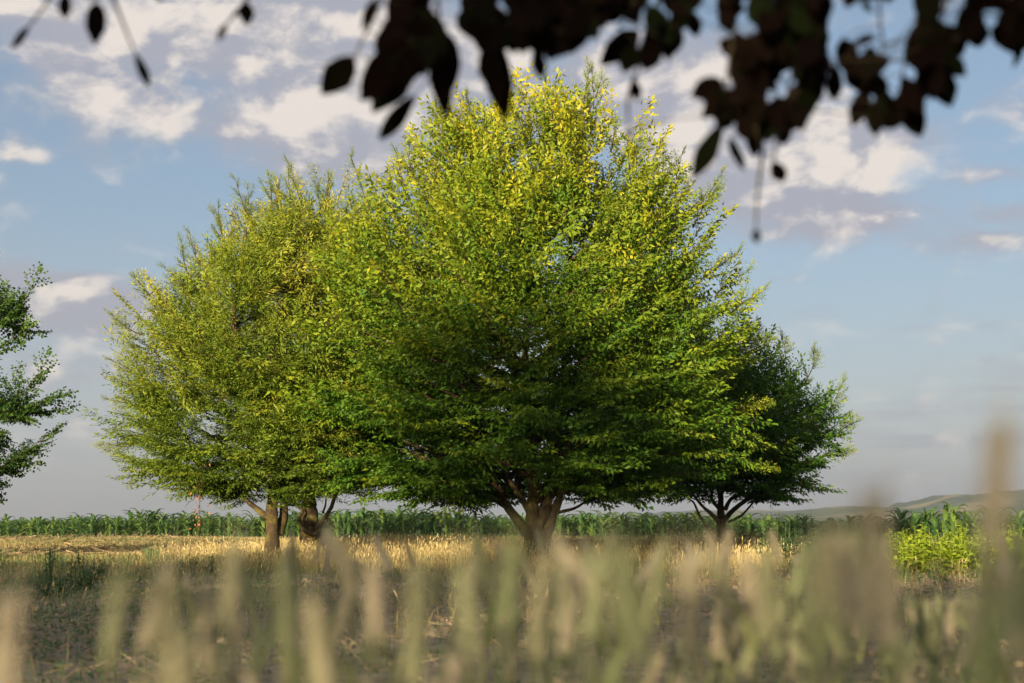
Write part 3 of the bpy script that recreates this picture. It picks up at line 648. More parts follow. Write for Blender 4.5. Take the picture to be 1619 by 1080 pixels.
# ------------------------------------------------------------------ grass, weeds, straw
def blades(name, label, cat, X, Y, H, Wd, tint, mat, seed, lean=.35, ear=0.0):
    r = np.random.RandomState(seed); n = len(X); Z = ground_h(X, Y)
    a = r.uniform(0, 6.28, n); ln = np.abs(r.normal(0, lean, n)) * H; dx, dy = np.cos(a) * ln, np.sin(a) * ln
    b = r.uniform(0, 3.14, n); wx, wy = np.cos(b) * Wd, np.sin(b) * Wd
    P = np.stack([X, Y, Z - .01], -1)
    m = P + np.stack([dx * .35, dy * .35, H * .58], -1); t = P + np.stack([dx, dy, H * (1 - .25 * np.clip(ln / H, 0, 1))], -1); w = np.stack([wx, wy, 0 * wx], -1)
    k = .75 if not ear else .55
    parts = [P - w * .6, P + w * .6, m + w * k, m - w * k, t]
    V = np.stack(parts, 1).reshape(-1, 3); i = np.arange(n)[:, None] * 5
    F = [np.concatenate([i, i + 1, i + 2, i + 3], 1), np.concatenate([i + 3, i + 2, i + 4], 1)]
    T = np.repeat(tint, 5)
    if ear:
        q = r.rand(n) < ear; e0 = t[q]; m2 = q.sum(); dirv = (t - m)[q]; dirv /= np.linalg.norm(dirv, axis=1)[:, None]
        el_ = r.uniform(.04, .075, m2)[:, None]; wv = w[q] / Wd[q][:, None] * .007
        V2 = np.stack([e0 - dirv * el_ * .2, e0 + dirv * el_ * .35 + wv, e0 + dirv * el_, e0 + dirv * el_ * .35 - wv], 1).reshape(-1, 3)
        F.append(np.arange(len(V2)).reshape(-1, 4) + len(V)); V = np.concatenate([V, V2]); T = np.concatenate([T, np.repeat(np.clip(tint[q] + .2, 0, 1), 4)])
    return tag(obj(name, np_mesh(name, V, F, mat, {'tint': T})), label, cat, kind='stuff')
def scatter(r, n, y0, y1, spread=.40, dens=None):
    y = np.sqrt(r.uniform(y0 ** 2, y1 ** 2, n)); x = r.uniform(-1, 1, n) * y * spread
    if dens is not None: k = r.rand(n) < dens(x, y); x, y = x[k], y[k]
    return x, y
def pxx(x, y): return 809.5 + x / y * FPX
def build_grass():
    r = np.random.RandomState(17)
    # tall dry grass round the trunks
    def d1(x, y):
        p = pxx(x, y); z = grass_zone(x, y)
        return z * sstep(p, 230, 420) * (1 - sstep(p, 1180, 1330)) * (1 - sstep(y, 33, 38)) * (.35 + .65 * sstep(fbm(x * .8, y * .8, 3, 5), .35, .6))
    x, y = scatter(r, 130000, 17.5, 38, .40, d1)
    h = (.12 + .36 * fbm(x * .8, y * .8, 3, 8)) * (.55 + .45 * sstep(y, 19, 22.5)) * r.uniform(.6, 1.2, len(x)) * (.75 + .35 * sstep(pxx(x, y), 420, 800))
    blades('tall_dry_grass', 'tall straw coloured grass with seed heads round the tree trunks', 'grass', x, y, h, r.uniform(.003, .006, len(x)), np.clip(.62 + .35 * (fbm(x * .7, y * .7, 2, 2) - .5) * 2 + r.normal(0, .16, len(x)), 0, 1), M_gold, 1, .3, .5)
    x, y = scatter(r, 30000, 6.5, 20.5, .42, lambda x, y: .06 + .5 * sstep(fbm(x * .55 + 4, y * .55, 3, 90), .48, .66) * (.4 + .6 * sstep(y, 9, 17))); n = len(x)
    blades('sparse_dry_grass', 'thin dry grass standing scattered over the ploughed soil', 'grass', x, y, r.uniform(.08, .30, n), r.uniform(.002, .0038, n), np.clip(r.normal(.5, .25, n), 0, 1), M_gold, 11, .5, .4)
    # short mown grass
    x, y = scatter(r, 115000, 19.8, 54, .42, lambda x, y: grass_zone(x, y) * (1 - .75 * sstep(pxx(x, y), 500, 700) * (y > 24)))
    patch = np.clip(.5 + 1.9 * (fbm(x * .22 + 7, y * .45, 4, 12) - .5), 0, 1)
    blades('short_dry_grass', 'short mown grass, straw and green mixed, in front of the corn', 'grass', x, y, (.05 + .08 * patch) * r.uniform(.7, 1.5, len(x)), r.uniform(.005, .010, len(x)) * (y / 26), np.clip(.80 - .85 * patch + r.normal(0, .18, len(x)), 0, 1), M_gold, 2, .6)
    # low green weeds growing on the soil
    def d2(x, y):
        p = pxx(x, y); return (sstep(fbm(x * 1.1 + 3, y * 1.1, 3, 33), .40 , .58) * (.25 + .75 * (1 - sstep(p, 250, 520))) + .06) * (1 - .8 * grass_zone(x, y))
    x, y = scatter(r, 42000, 5.5, 21.5, .42, d2); n = len(x)
    z = ground_h(x, y) + r.uniform(.0, .07, n); a = r.uniform(0, 6.28, n); l = r.uniform(.02, .05, n); el_ = r.uniform(-.1, .9, n)
    d = np.stack([np.cos(a) * np.cos(el_), np.sin(a) * np.cos(el_), np.sin(el_)], -1); s = np.stack([-np.sin(a), np.cos(a), r.normal(0, .3, n)], -1)
    P = np.stack([x, y, z], -1); V = np.stack([P, P + d * l[:, None] * .5 + s * l[:, None] * .3, P + d * l[:, None] - np.array([0, 0, .008]), P + d * l[:, None] * .5 - s * l[:, None] * .3], 1).reshape(-1, 3)
    tag(obj('ground_weed_cover', np_mesh('ground_weed_cover', V, np.arange(len(V)).reshape(-1, 4), M_weed, {'tint': np.repeat(r.rand(n), 4)})), 'low green weeds creeping over the ploughed soil', 'weeds', kind='stuff')
    x, y = scatter(r, 90000, 5.5, 23.5, .42, lambda x, y: (sstep(fbm(x * .9 + 9, y * .9, 3, 14), .42, .6) * .3 + .05) + .75 * (1 - sstep(pxx(x, y), 180, 520)) * sstep(y, 8, 14) * sstep(fbm(x * .5 + 2, y * .5, 3, 19), .3, .5)); n = len(x)
    blades('thin_green_grass', 'thin green grass sprouting from the ploughed soil', 'grass', x, y, r.uniform(.04, .13, n), r.uniform(.002, .004, n), r.rand(n), M_weed, 5, .6)
    # green tufts at the foot of the trees and along the ragged front of the grass
    cx, cy_ = scatter(r, 520, 17.5, 27, .40, lambda x, y: .25 + .75 * sstep(fbm(x * .6 + 1, y * .6, 2, 51), .4, .6)); k = r.randint(14, 40, len(cx)); x = np.repeat(cx, k) + r.normal(0, .07, k.sum()); y = np.repeat(cy_, k) + r.normal(0, .07, k.sum()); n = len(x)
    blades('green_grass_tufts', 'tufts of fresh green grass among the straw coloured grass', 'grass', x, y, np.repeat(r.uniform(.08, .30, len(cx)), k) * r.uniform(.6, 1.1, n), r.uniform(.0035, .006, n), np.clip(np.repeat(r.rand(len(cx)), k) + r.normal(0, .15, n), 0, 1), M_weed, 8, .5)
    # raked hay lying in swaths on the mown grass
    x, y = scatter(r, 42000, 24, 53, .42, lambda x, y: sstep(np.abs(((y + .35 * x + 2.2 * (fbm(x * .25, y * .25, 2, 61) - .5)) % 5.2) - 2.6), 1.5, .7) * (1 - sstep(pxx(x, y), 420, 620)) * sstep(fbm(x * .5, y * .5, 2, 66), .3, .5)); n = len(x); l = r.uniform(.12, .40, n); a = r.uniform(0, 6.28, n)
    d = np.stack([np.cos(a), np.sin(a), r.normal(.0, .25, n)], -1) * l[:, None]; s = np.stack([-np.sin(a), np.cos(a), r.normal(0, .5, n)], -1) * .006
    P = np.stack([x, y, ground_h(x, y) + r.uniform(.03, .16, n)], -1); V = np.stack([P - s, P + s, P + d + s, P + d - s], 1).reshape(-1, 3)
    tag(obj('raked_hay', np_mesh('raked_hay', V, np.arange(len(V)).reshape(-1, 4), M_straw, {'tint': np.repeat(np.clip(r.normal(.25, .25, n), 0, 1), 4)})), 'brown hay lying in loose swaths on the mown grass', 'hay', kind='stuff')
    # loose straw lying on the soil
    x, y = scatter(r, 9000, 5.5, 22, .42, lambda x, y: .3 + .7 * sstep(fbm(x * .7, y * .7, 3, 77), .4, .6)); n = len(x); l = r.uniform(.05, .22, n); a = r.uniform(0, 3.14, n)
    d = np.stack([np.cos(a), np.sin(a), r.normal(.05, .22, n)], -1) * l[:, None]; s = np.stack([-np.sin(a), np.cos(a), 0 * a], -1) * .0028
    P = np.stack([x, y, ground_h(x, y) + .012], -1); u = np.array([0, 0, .0025])
    V = np.stack([P - s, P + s, P + d + s, P + d - s, P + u * 2, P + d + u * 2], 1).reshape(-1, 3); i = np.arange(n)[:, None] * 6
    F = [np.concatenate([i, i + 3, i + 5, i + 4], 1), np.concatenate([i + 1, i + 4, i + 5, i + 2], 1)]
    tag(obj('loose_straw', np_mesh('loose_straw', V, F, M_straw, {'tint': np.repeat(r.rand(n), 6)})), 'loose dry straw lying on the ploughed soil', 'straw', kind='stuff')
    # clods of earth
    x, y = scatter(r, 5200, 5.5, 20.8, .42, lambda x, y: sstep(fbm(x * .8 + 2, y * .8, 3, 15), .38, .6)); n = len(x)
    ico = np.array([(0, 0, 1), (.89, 0, .45), (.28, .85, .45), (-.72, .53, .45), (-.72, -.53, .45), (.28, -.85, .45), (.72, .53, -.45), (-.28, .85, -.45), (-.89, 0, -.45), (-.28, -.85, -.45), (.72, -.53, -.45), (0, 0, -1)])
    fi = np.array([(0, 1, 2), (0, 2, 3), (0, 3, 4), (0, 4, 5), (0, 5, 1), (1, 6, 2), (2, 7, 3), (3, 8, 4), (4, 9, 5), (5, 10, 1), (2, 6, 7), (3, 7, 8), (4, 8, 9), (5, 9, 10), (1, 10, 6), (6, 11, 7), (7, 11, 8), (8, 11, 9), (9, 11, 10), (10, 11, 6)])
    sz = np.minimum(r.gamma(2.0, .010, n) + .007, .045)
    V = ico[None] * (sz[:, None, None] * r.uniform(.6, 1.3, (n, 12, 1))) * np.array([1, 1, .7]) + np.stack([x, y, ground_h(x, y) + sz * .25], -1)[:, None]
    F = (fi[None] + (np.arange(n) * 12)[:, None, None]).reshape(-1, 3)
    m = bpy.data.materials['field_ground']
    tag(obj('soil_clods', np_mesh('soil_clods', V.reshape(-1, 3), F, m, {'grass': np.zeros(n * 12), 'far': np.zeros(n * 12)})), 'brown clods of ploughed earth scattered over the soil', 'soil', kind='stuff')
build_grass()

# upright weeds
def weed_plant(name, label, cat, group, x, y, h, w, nst, leaf_l, leaf_w, mat, seed, tint=.4, dens=1.0, flowers=None):
    r = np.random.RandomState(seed); root = empty(name, (x, y, float(ground_h(x, y))), r.uniform(0, 6.28)); tag(root, label, cat, group)
    st = Tubes(); V = []; T = []; FV = []
    for k in range(nst):
        a = r.uniform(0, 6.28); o = w * math.sqrt(r.rand()); hh = h * r.uniform(.6, 1.05) * (1 - .35 * o / w)
        P = curve([(math.cos(a) * o * .3, math.sin(a) * o * .3, -.02), (math.cos(a) * o * .65, math.sin(a) * o * .65, hh * .5), (math.cos(a) * o, math.sin(a) * o, hh)], 7); st.add(P, np.linspace(.007, .003, 7), 4, tint)
        m = int(15 * dens)
        for j in range(m):
            f = .12 + .88 * j / (m - 1); i = min(int(f * 6), 5); p = P[i] + (P[i + 1] - P[i]) * (f * 6 - i); az = j * 2.4 + r.rand(); e = r.uniform(-.25, .75)
            d = np.array([math.cos(az) * math.cos(e), math.sin(az) * math.cos(e), math.sin(e)]); s = np.cross(d, np.array([0, 0, 1.]) + r.normal(0, .3, 3)); s /= np.linalg.norm(s)
            l = leaf_l * r.uniform(.6, 1.2) * (1.15 - .6 * f); q = l * leaf_w / leaf_l * .5; dr = np.array([0, 0, -l * .25]); up = np.array([0, 0, q * .3])
            V += [p, p + d * l * .45 + s * q + up, p + d * l + dr, p + d * l * .45 - s * q + up]; T += [np.clip(tint + r.normal(0, .2) + .2 * f, 0, 1)] * 4
        if flowers:
            p = P[-1]
            for j in range(5):
                az = j * 1.257; d = np.array([math.cos(az), math.sin(az), .3]); s = np.array([-math.sin(az), math.cos(az), 0]); l = flowers[1]
                FV += [p, p + d * l * .6 + s * l * .4, p + d * l, p + d * l * .6 - s * l * .4]
    stem_o = obj('stem', st.mesh('stem', mat), root)
    o = obj('foliage', np_mesh('foliage', np.array(V), np.arange(len(V)).reshape(-1, 4), mat, {'tint': T}), root); o['kind'] = 'stuff'
    if FV: obj('flower_head', np_mesh('flower_head', np.array(FV), np.arange(len(FV)).reshape(-1, 4), flowers[0], {'tint': np.zeros(len(FV))}), stem_o)
    return root
def weeds():
    r = np.random.RandomState(9)
    for k, (px, py, hpx) in enumerate([(75, 945, 60), (95, 940, 55), (120, 935, 62), (78, 925, 85), (140, 935, 45), (112, 918, 40), (128, 912, 50), (60, 938, 35), (150, 925, 48), (300, 908, 40), (165, 915, 38), (330, 912, 42), (285, 915, 30), (45, 930, 30)]):
        p = gpt(px, py); weed_plant('upright_weed', 'dark green upright weed at the shaded edge of the mown grass', 'weed', 'dark weeds along the grass edge', p[0], p[1], hpx / FPX * p[1], .10, 6, .09, .026, M_weed, 500 + k, .25)
    for k, (px, py, hpx) in enumerate([(1215, 895, 70), (1240, 900, 75), (1265, 902, 70), (1290, 898, 62), (1228, 885, 70), (1255, 886, 78), (1285, 885, 66), (1200, 885, 55), (1310, 895, 45), (1180, 880, 45), (1330, 885, 55), (1350, 880, 60), (1375, 884, 55)]):
        p = gpt(px, py); weed_plant('bushy_weed', 'bushy grey green weed between the dark right tree and the sunlit crop', 'weed', 'bushy weeds beside the right tree', p[0], p[1], hpx * 1.15 / FPX * p[1], .24, 14, .12, .040, M_weed, 600 + k, .1)
    k = 0
    for row, (py, hpx, x0, x1, n) in enumerate([(914, 66, 1432, 1660, 9), (904, 76, 1414, 1660, 10), (895, 78, 1420, 1660, 10), (884, 70, 1430, 1660, 9)]):
        for i in range(n):
            px = x0 + (x1 - x0) * (i + r.uniform(-.25, .25)) / (n - 1); p = gpt(px, py + r.uniform(-3, 3)); k += 1
            weed_plant('leafy_crop_plant', 'bright yellow green leafy crop plant in front of the corn', 'crop plant', 'leafy crop plants on the right', p[0], p[1], hpx * r.uniform(.85, 1.1) / FPX * p[1], .20, 11, .135, .085, M_crop, 700 + k, .5)
    for k, (px, py) in enumerate([(1345, 900), (1362, 905), (1378, 899), (1395, 907), (1410, 903), (1425, 912), (1450, 918), (1480, 915), (1400, 918), (1345, 912), (1500, 922), (1430, 925)]):
        p = gpt(px, py); weed_plant('daisy_plant', 'small white flowered weed on the soil before the leafy crop', 'flower', 'white flowered weeds', p[0], p[1], r.uniform(.12, .28), .12, 6, .06, .015, M_weed, 800 + k, .6, .8, (M_flower, .012))
    for k, (px, py) in enumerate([(449, 892), (456, 890), (441, 893)]):
        p = gpt(px, py); weed_plant('poppy', 'red poppy in the grass at the foot of the fine leaved tree', 'flower', 'poppies by the trunk', p[0], p[1], .10, .03, 1, .04, .01, M_weed, 830 + k, .6, .6, (M_poppy, .022))
    p = gpt(1255, 912); st = Tubes().add([(0, 0, -.03), (.03, 0, .07), (.05, 0, .17)], [.006, .006, .004], 6, .2).add([(.03, 0, .07), (.0, .01, .12)], [.004, .003], 5, .2)
    tag(obj('dry_stick', st.mesh('dry_stick', M_dead), None, (p[0], p[1], float(ground_h(p[0], p[1])))), 'thin dry brown stick standing in the earth ridge', 'stick')
weeds()

# ------------------------------------------------------------------ wheat close to the lens
def wheat_ear(seed, L=.095, mat=None):
    r = np.random.RandomState(seed); V = []; F = []; n0 = 0; A = []
    prof = [(-.5, .25), (-.2, .8), (.15, 1.0), (.5, .7), (.85, .2), (1.0, .02)]
    for k in range(18):
        f = k / 17; z = L * (.02 + .86 * f); az = (k % 2) * math.pi + r.normal(0, .25) + (math.pi / 2 if k % 4 > 1 else 0) * .55
        sz = .0054 * (1 - .35 * abs(f - .4)) * r.uniform(.85, 1.15); ln = .0125 * (1 - .25 * f)
        out = np.array([math.cos(az), math.sin(az), 0]); ax = out * .36 + np.array([0, 0, 1]); ax /= np.linalg.norm(ax); u = np.cross(ax, out); u /= np.linalg.norm(u); w = np.cross(ax, u)
        c0 = out * .0040 + np.array([0, 0, z]); m = 6; a = np.linspace(0, 2 * np.pi, m, endpoint=False)
        for t, rr in prof: V.append(c0 + ax * t * ln + sz * rr * (np.cos(a)[:, None] * u + np.sin(a)[:, None] * w * .7))
        i = np.arange(len(prof) - 1)[:, None] * m; j = np.arange(m)[None]
        F.append(np.stack([i + j, i + (j + 1) % m, i + m + (j + 1) % m, i + m + j], -1).reshape(-1, 4) + n0); n0 += len(prof) * m
        A.append(np.full(len(prof) * m, r.uniform(-.1, .25)))
        # awn
        tip = c0 + ax * ln; e = tip + (ax + np.array([0, 0, .8])) * r.uniform(.012, .03); s = u * .00045
        V.append(np.array([tip - s, tip + s, e])); n0 += 3; A.append(np.full(3, .2)); F.append(np.array([[n0 - 3, n0 - 2, n0 - 1, n0 - 1]]))
    Fq = np.concatenate(F); tri = Fq[Fq[:, 2] == Fq[:, 3]][:, :3]; qu = Fq[Fq[:, 2] != Fq[:, 3]]
    return np_mesh('ear', np.concatenate(V), [qu, tri], mat or M_wheat, {'tint': np.concatenate(A)}, True)
EL = [.072, .082, .092, .064]
EARS = [[wheat_ear(k, EL[k], m) for k in range(4)] for m in (M_wheat, M_wheat_green)]
def wheat_leaf(k):
    r = np.random.RandomState(40 + k); n = 7; L = [.20, .24, .17][k]; a = R(70); p = np.zeros(3); V = []
    for i in range(n):
        f = i / (n - 1); w = .0055 * (1 - f ** 2) + .0004; V += [p + np.array([0, w, 0]), p - np.array([0, w, 0])]
        p = p + np.array([math.cos(a), 0, math.sin(a)]) * L / (n - 1); a -= [.32, .42, .2][k]
    i = np.arange(n - 1)[:, None] * 2; return np_mesh('blade', np.array(V), np.concatenate([i, i + 1, i + 3, i + 2], 1), M_wheat_leaf, {'tint': np.full(2 * n, .1)}, True)
WLV = [wheat_leaf(k) for k in range(3)]
def wheat():
    r = np.random.RandomState(12)
    stems = []
    for k in range(6):
        bx, by = r.uniform(-.022, .022, 2); P = curve([(0, 0, -.03), (bx * .3, by * .3, .4), (bx, by, .8), (bx * 1.7, by * 1.7, 1.0)], 9)
        stems.append((P, Tubes().add(P, np.linspace(.0014, .0009, 9), 5, .0).mesh('stem', M_wheat_leaf)))
    spots = []
    # (px, distance, ear top height) of the ears that stand out, then a natural stand
    for px, d, h in [(185, 1.05, .712), (240, 1.15, .722), (285, 1.1, .715), (370, 1.1, .733), (340, 1.2, .70), (465, 1.2, .715), (520, 1.0, .70), (600, 1.25, .715), (655, 1.1, .72), (750, 1.0, .722), (800, 1.15, .735), (845, 1.3, .722), (930, 1.2, .725), (985, 1.0, .738), (1010, .95, .732),
                     (1090, 1.1, .725), (1150, 1.2, .728), (1215, 1.2, .722), (1270, 1.1, .742), (1300, 1.0, .748), (1335, 1.1, .742), (1362, .75, .772), (1395, 1.2, .738), (1558, .70, .800), (1606, 1.0, .735), (20, .85, .712)]:
        spots.append((px, d, h))
    for k in range(262):
        d = r.uniform(1.25, 3.4); px = r.uniform(300, 1680)
        if px < 420 and r.rand() < .6: continue
        spots.append((px, d, min(.735 if not 1405 < px < 1545 else .75 - .052 * d, r.normal(.672 - .035 * (d - 1.2), .055 + .018 * d))))
    for k in range(6): spots.append((r.uniform(165, 320), r.uniform(.95, 1.5), r.uniform(.60, .70)))
    for k, (px, d, h) in enumerate(spots):
        i = r.randint(0, 6); P, sm = stems[i]; e = r.randint(0, 4); el_ = EL[e]; gr = int(r.rand() < .4); hs = h - el_ * .95
        rz = r.uniform(0, 6.28); top = P[-1]; x = (px - 809.5) / FPX * d
        off = np.array([top[0] * math.cos(rz) - top[1] * math.sin(rz), top[0] * math.sin(rz) + top[1] * math.cos(rz)])
        gx, gy = x - off[0], d - off[1]; gz = float(ground_h(gx, gy))
        root = empty('wheat_stalk', (gx, gy, gz), rz); tag(root, ('tall blurred wheat stalk whose ear rises above the far hill line' if h > .76 else ('blurred wheat stalk with beige ripening ear, close to the lens', 'blurred wheat stalk with green unripe ear, close to the lens')[gr]), 'wheat', 'wheat stalks in the foreground')
        s = obj('stem', sm, root); s.scale = (1, 1, hs - gz)
        t = P[-1] - P[-2]; t = np.array([t[0], t[1], t[2] * hs]); q = Vector(t / np.linalg.norm(t) + r.normal(0, .06 if k < 27 else .28, 3)).to_track_quat('Z', 'Y')
        o = obj('ear', EARS[gr][e], root, (top[0], top[1], top[2] * (hs - gz) - .004)); o.rotation_euler = q.to_euler()
        for j in range(k % 2 if k % 5 else 2):
            f = r.choice([5, 6, 7]) if j == 0 else r.choice([2, 3, 4, 5]); b = obj('blade', WLV[r.randint(0, 3)], root, (P[f][0], P[f][1], P[f][2] * (hs - gz))); b.rotation_euler = (0, 0, r.uniform(0, 6.28))
wheat()

# ------------------------------------------------------------------ copper beech hanging over the lens
def beech():
    r = np.random.RandomState(31); D0 = 2.25
    tb = np.array([2.9, -3.2, 0.0]); tb[2] = float(ground_h(tb[0], tb[1]))
    root = empty('copper_beech_tree', tb); tag(root, 'dark copper beech with leafy twigs hanging in front of the sky', 'tree')
    trunk = curve([(0, 0, -.1), (.03, .0, .9), (-.05, .1, 2.2), (0, 0, 4.5), (.1, -.2, 7.0)], 20)
    trunk_o = obj('trunk', Tubes().add(trunk, np.linspace(.30, .06, 20), 12).mesh('trunk', M_bark_dark), root)
    def W(px, py, d=D0): return at(px, py, d)
    boughs = [([tb + (-.05, .1, 2.0), tb + (-.4, 1.8, 2.2), W(1750, -260, 1.9), W(1450, -170), W(1150, -130, 2.3), W(800, -120, 2.3), W(450, -130, 2.35), W(120, -110, 2.3), W(-60, -90, 2.3)], .055, .006),
              ([tb + (-.05, .1, 2.2), tb + (-.2, 1.9, 2.3), W(1900, -200, 2.0), W(1700, -120, 2.2), W(1560, -60, 2.35)], .035, .006)]
    for P, r0, r1 in boughs:
        P = curve(P, 60); obj('bough', Tubes().add(P - tb, np.linspace(r0, r1, 60), 8).mesh('bough', M_bark_dark), trunk_o)
    # leaf outlines (four shapes, shared)
    shapes = []
    for k in range(5):
        q = np.random.RandomState(90 + k); n = 9; V = []
        for i in range(n):
            f = i / (n - 1); w = .5 * math.sin(math.pi * f ** (.82 + .08 * k)) ** .8 * (1 + q.normal(0, .035)) if 0 < i < n - 1 else .012
            zc = -.10 * f * f * (k % 3) * .7 + .02 * q.normal(); fold = .10 + .06 * (k % 2)
            V += [(-w, f, zc + fold * w + .02 * math.sin(i * 2.1)), (0, f, zc), (w, f, zc + fold * w - .02 * math.sin(i * 2.1))]
        i = np.arange(n - 1)[:, None] * 3; F = np.concatenate([np.concatenate([i + c, i + 1 + c, i + 4 + c, i + 3 + c], 1) for c in (0, 1)])
        shapes.append(np_mesh('leaf', np.array(V), F, M_beech, {'tint': np.full(len(V), 0.0)}, True))
    twigs = [  # (px, py, depth) polylines hanging from the bough
        [(140, -112, 2.3), (100, -40, 2.3), (78, -2, 2.3), (48, 40, 2.3)], [(165, -112, 2.3), (150, -50, 2.28), (152, 2, 2.28)], [(165, -112, 2.3), (175, -20, 2.3), (196, 40, 2.3), (213, 82, 2.3)], [(120, -110, 2.3), (104, -60, 2.3), (102, -15, 2.3)],
        [(440, -130, 2.35), (410, -50, 2.35), (388, 2, 2.35)], [(440, -130, 2.35), (400, -20, 2.4), (370, 25, 2.4), (358, 38, 2.4)], [(300, -120, 2.3), (265, -50, 2.3), (250, -12, 2.3)],
        [(650, -125, 2.3), (620, -50, 2.3), (598, 10, 2.3), (575, 60, 2.3), (562, 88, 2.3)], [(720, -122, 2.3), (680, -40, 2.2), (660, 30, 2.2), (640, 90, 2.2), (635, 130, 2.2)], [(760, -120, 2.3), (700, -40, 2.3), (695, 40, 2.3), (702, 100, 2.3)],
        [(830, -120, 2.3), (770, -40, 2.25), (770, 30, 2.25), (780, 90, 2.25)], [(900, -122, 2.3), (860, -40, 2.3), (850, 20, 2.3), (850, 75, 2.3)], [(1010, -125, 2.3), (920, -50, 2.2), (890, 10, 2.2), (895, 50, 2.2)], [(1120, -130, 2.3), (1030, -40, 2.25), (985, 35, 2.25), (975, 45, 2.25)],
        [(1120, -130, 2.3), (1060, -30, 2.35), (1030, 20, 2.35), (1015, 70, 2.35)], [(1160, -132, 2.3), (1100, -40, 2.3), (1085, 10, 2.3), (1062, 45, 2.3)], [(1015, 70, 2.35), (1010, 100, 2.35), (1004, 128, 2.35)], [(1004, 120, 2.35), (993, 160, 2.35), (994, 205, 2.35)],
        [(1240, -145, 2.25), (1180, -40, 2.2), (1160, 50, 2.2), (1150, 120, 2.2), (1140, 180, 2.2)], [(1290, -148, 2.2), (1230, -40, 2.3), (1210, 60, 2.3), (1200, 140, 2.3), (1195, 200, 2.3)], [(1330, -150, 2.25), (1280, -40, 2.2), (1265, 60, 2.2), (1250, 130, 2.2), (1235, 190, 2.2)],
        [(1195, 200, 2.3), (1205, 240, 2.3), (1198, 300, 2.3), (1195, 362, 2.3)], [(1235, 190, 2.2), (1228, 225, 2.2), (1222, 255, 2.2)],
        [(1450, -165, 2.25), (1400, -60, 2.2), (1390, 10, 2.25), (1395, 80, 2.25), (1375, 140, 2.25)], [(1500, -175, 2.25), (1460, -50, 2.3), (1450, 30, 2.3), (1430, 100, 2.3), (1420, 160, 2.3)], [(1560, -185, 2.2), (1510, -50, 2.25), (1490, 30, 2.25), (1485, 110, 2.25)],
        [(1560, -60, 2.35), (1545, -10, 2.3), (1535, 50, 2.3)], [(1640, -95, 2.28), (1600, -20, 2.2), (1600, 50, 2.2)]]
    TWP = []; TWB = []
    for t in twigs:
        P = curve([W(*q) for q in t], 16); TWP.append(P); TWB.append(Tubes().add(P - tb, np.linspace(.0045, .0016, 16), 5))
    leaves = []   # (base px, tip px, width px, depth)
    E = lambda *a: leaves.append(a)
    for bx, by, tx, ty, w in [(102, -14, 103, 30, 23), (153, 3, 150, 72, 34), (213, 82, 237, 138, 17), (47, 40, 17, 78, 14), (358, 38, 344, 66, 13), (388, 2, 392, 41, 26), (250, -14, 252, 2, 18),
        (560, 88, 508, 150, 50), (594, -5, 572, 48, 18), (655, -5, 612, 85, 52), (640, 60, 572, 160, 60), (652, 95, 588, 178, 54), (658, 148, 599, 222, 32), (690, 55, 706, 190, 40), (665, 10, 692, 105, 64), (618, -12, 645, 60, 44), (705, 50, 718, 140, 36), (630, 20, 610, 110, 56), (660, 60, 650, 128, 48),
        (775, 55, 800, 193, 48), (768, 70, 782, 150, 40), (848, 70, 856, 126, 26), (885, 45, 868, 96, 44), (915, 40, 905, 84, 40), (940, 10, 930, 62, 40), (738, 10, 745, 62, 44), (760, 20, 768, 90, 50),
        (1010, 48, 948, 104, 44), (1005, 68, 985, 116, 36), (1040, 58, 1018, 112, 40), (1062, 30, 1056, 92, 48), (1022, 10, 1064, 72, 40), (985, -10, 1010, 40, 40), (1003, 127, 1008, 160, 20), (994, 204, 996, 221, 14),
        (1100, -8, 1058, 36, 34), (1092, 15, 1102, 58, 26), (1115, -10, 1075, 20, 24), (1145, 130, 1092, 152, 42), (1150, 150, 1110, 186, 30), (1142, 195, 1094, 284, 36), (1155, 215, 1176, 272, 26), (1160, 170, 1135, 205, 32), (1195, 195, 1192, 250, 30), (1235, 185, 1240, 230, 30), (1222, 254, 1239, 288, 27), (1195, 362, 1197, 385, 15), (1210, 180, 1214, 226, 34),
        (1260, 150, 1268, 205, 38), (1285, 110, 1288, 170, 36), (1170, 180, 1180, 222, 28),
        (1375, 135, 1347, 200, 34), (1392, 150, 1382, 214, 40), (1420, 150, 1414, 205, 36), (1428, 150, 1456, 216, 40), (1480, 110, 1504, 170, 46), (1490, 90, 1528, 120, 34), (1425, 120, 1460, 180, 36), (1500, 40, 1520, 90, 44), (1590, 40, 1572, 70, 40), (1605, 30, 1608, 90, 36), (1619, 60, 1602, 108, 14), (1540, 30, 1548, 76, 40),
        (1332, 60, 1348, 124, 40), (1462, -20, 1470, 42, 50), (1350, -34, 1338, 10, 40), (1412, -34, 1404, 6, 36), (1440, 60, 1455, 112, 40), (1470, 60, 1478, 130, 46), (1320, 100, 1318, 160, 30), (1362, 2, 1380, 20, 12), (1345, 70, 1385, 55, 14)]:
        E(bx, by, tx, ty, w, r.uniform(2.15, 2.4))
    def inside(poly, x, y):
        c = False; n = len(poly)
        for i in range(n):
            (x0, y0), (x1, y1) = poly[i], poly[i - 1]
            if (y0 > y) != (y1 > y) and x < (x1 - x0) * (y - y0) / (y1 - y0) + x0: c = not c
        return c
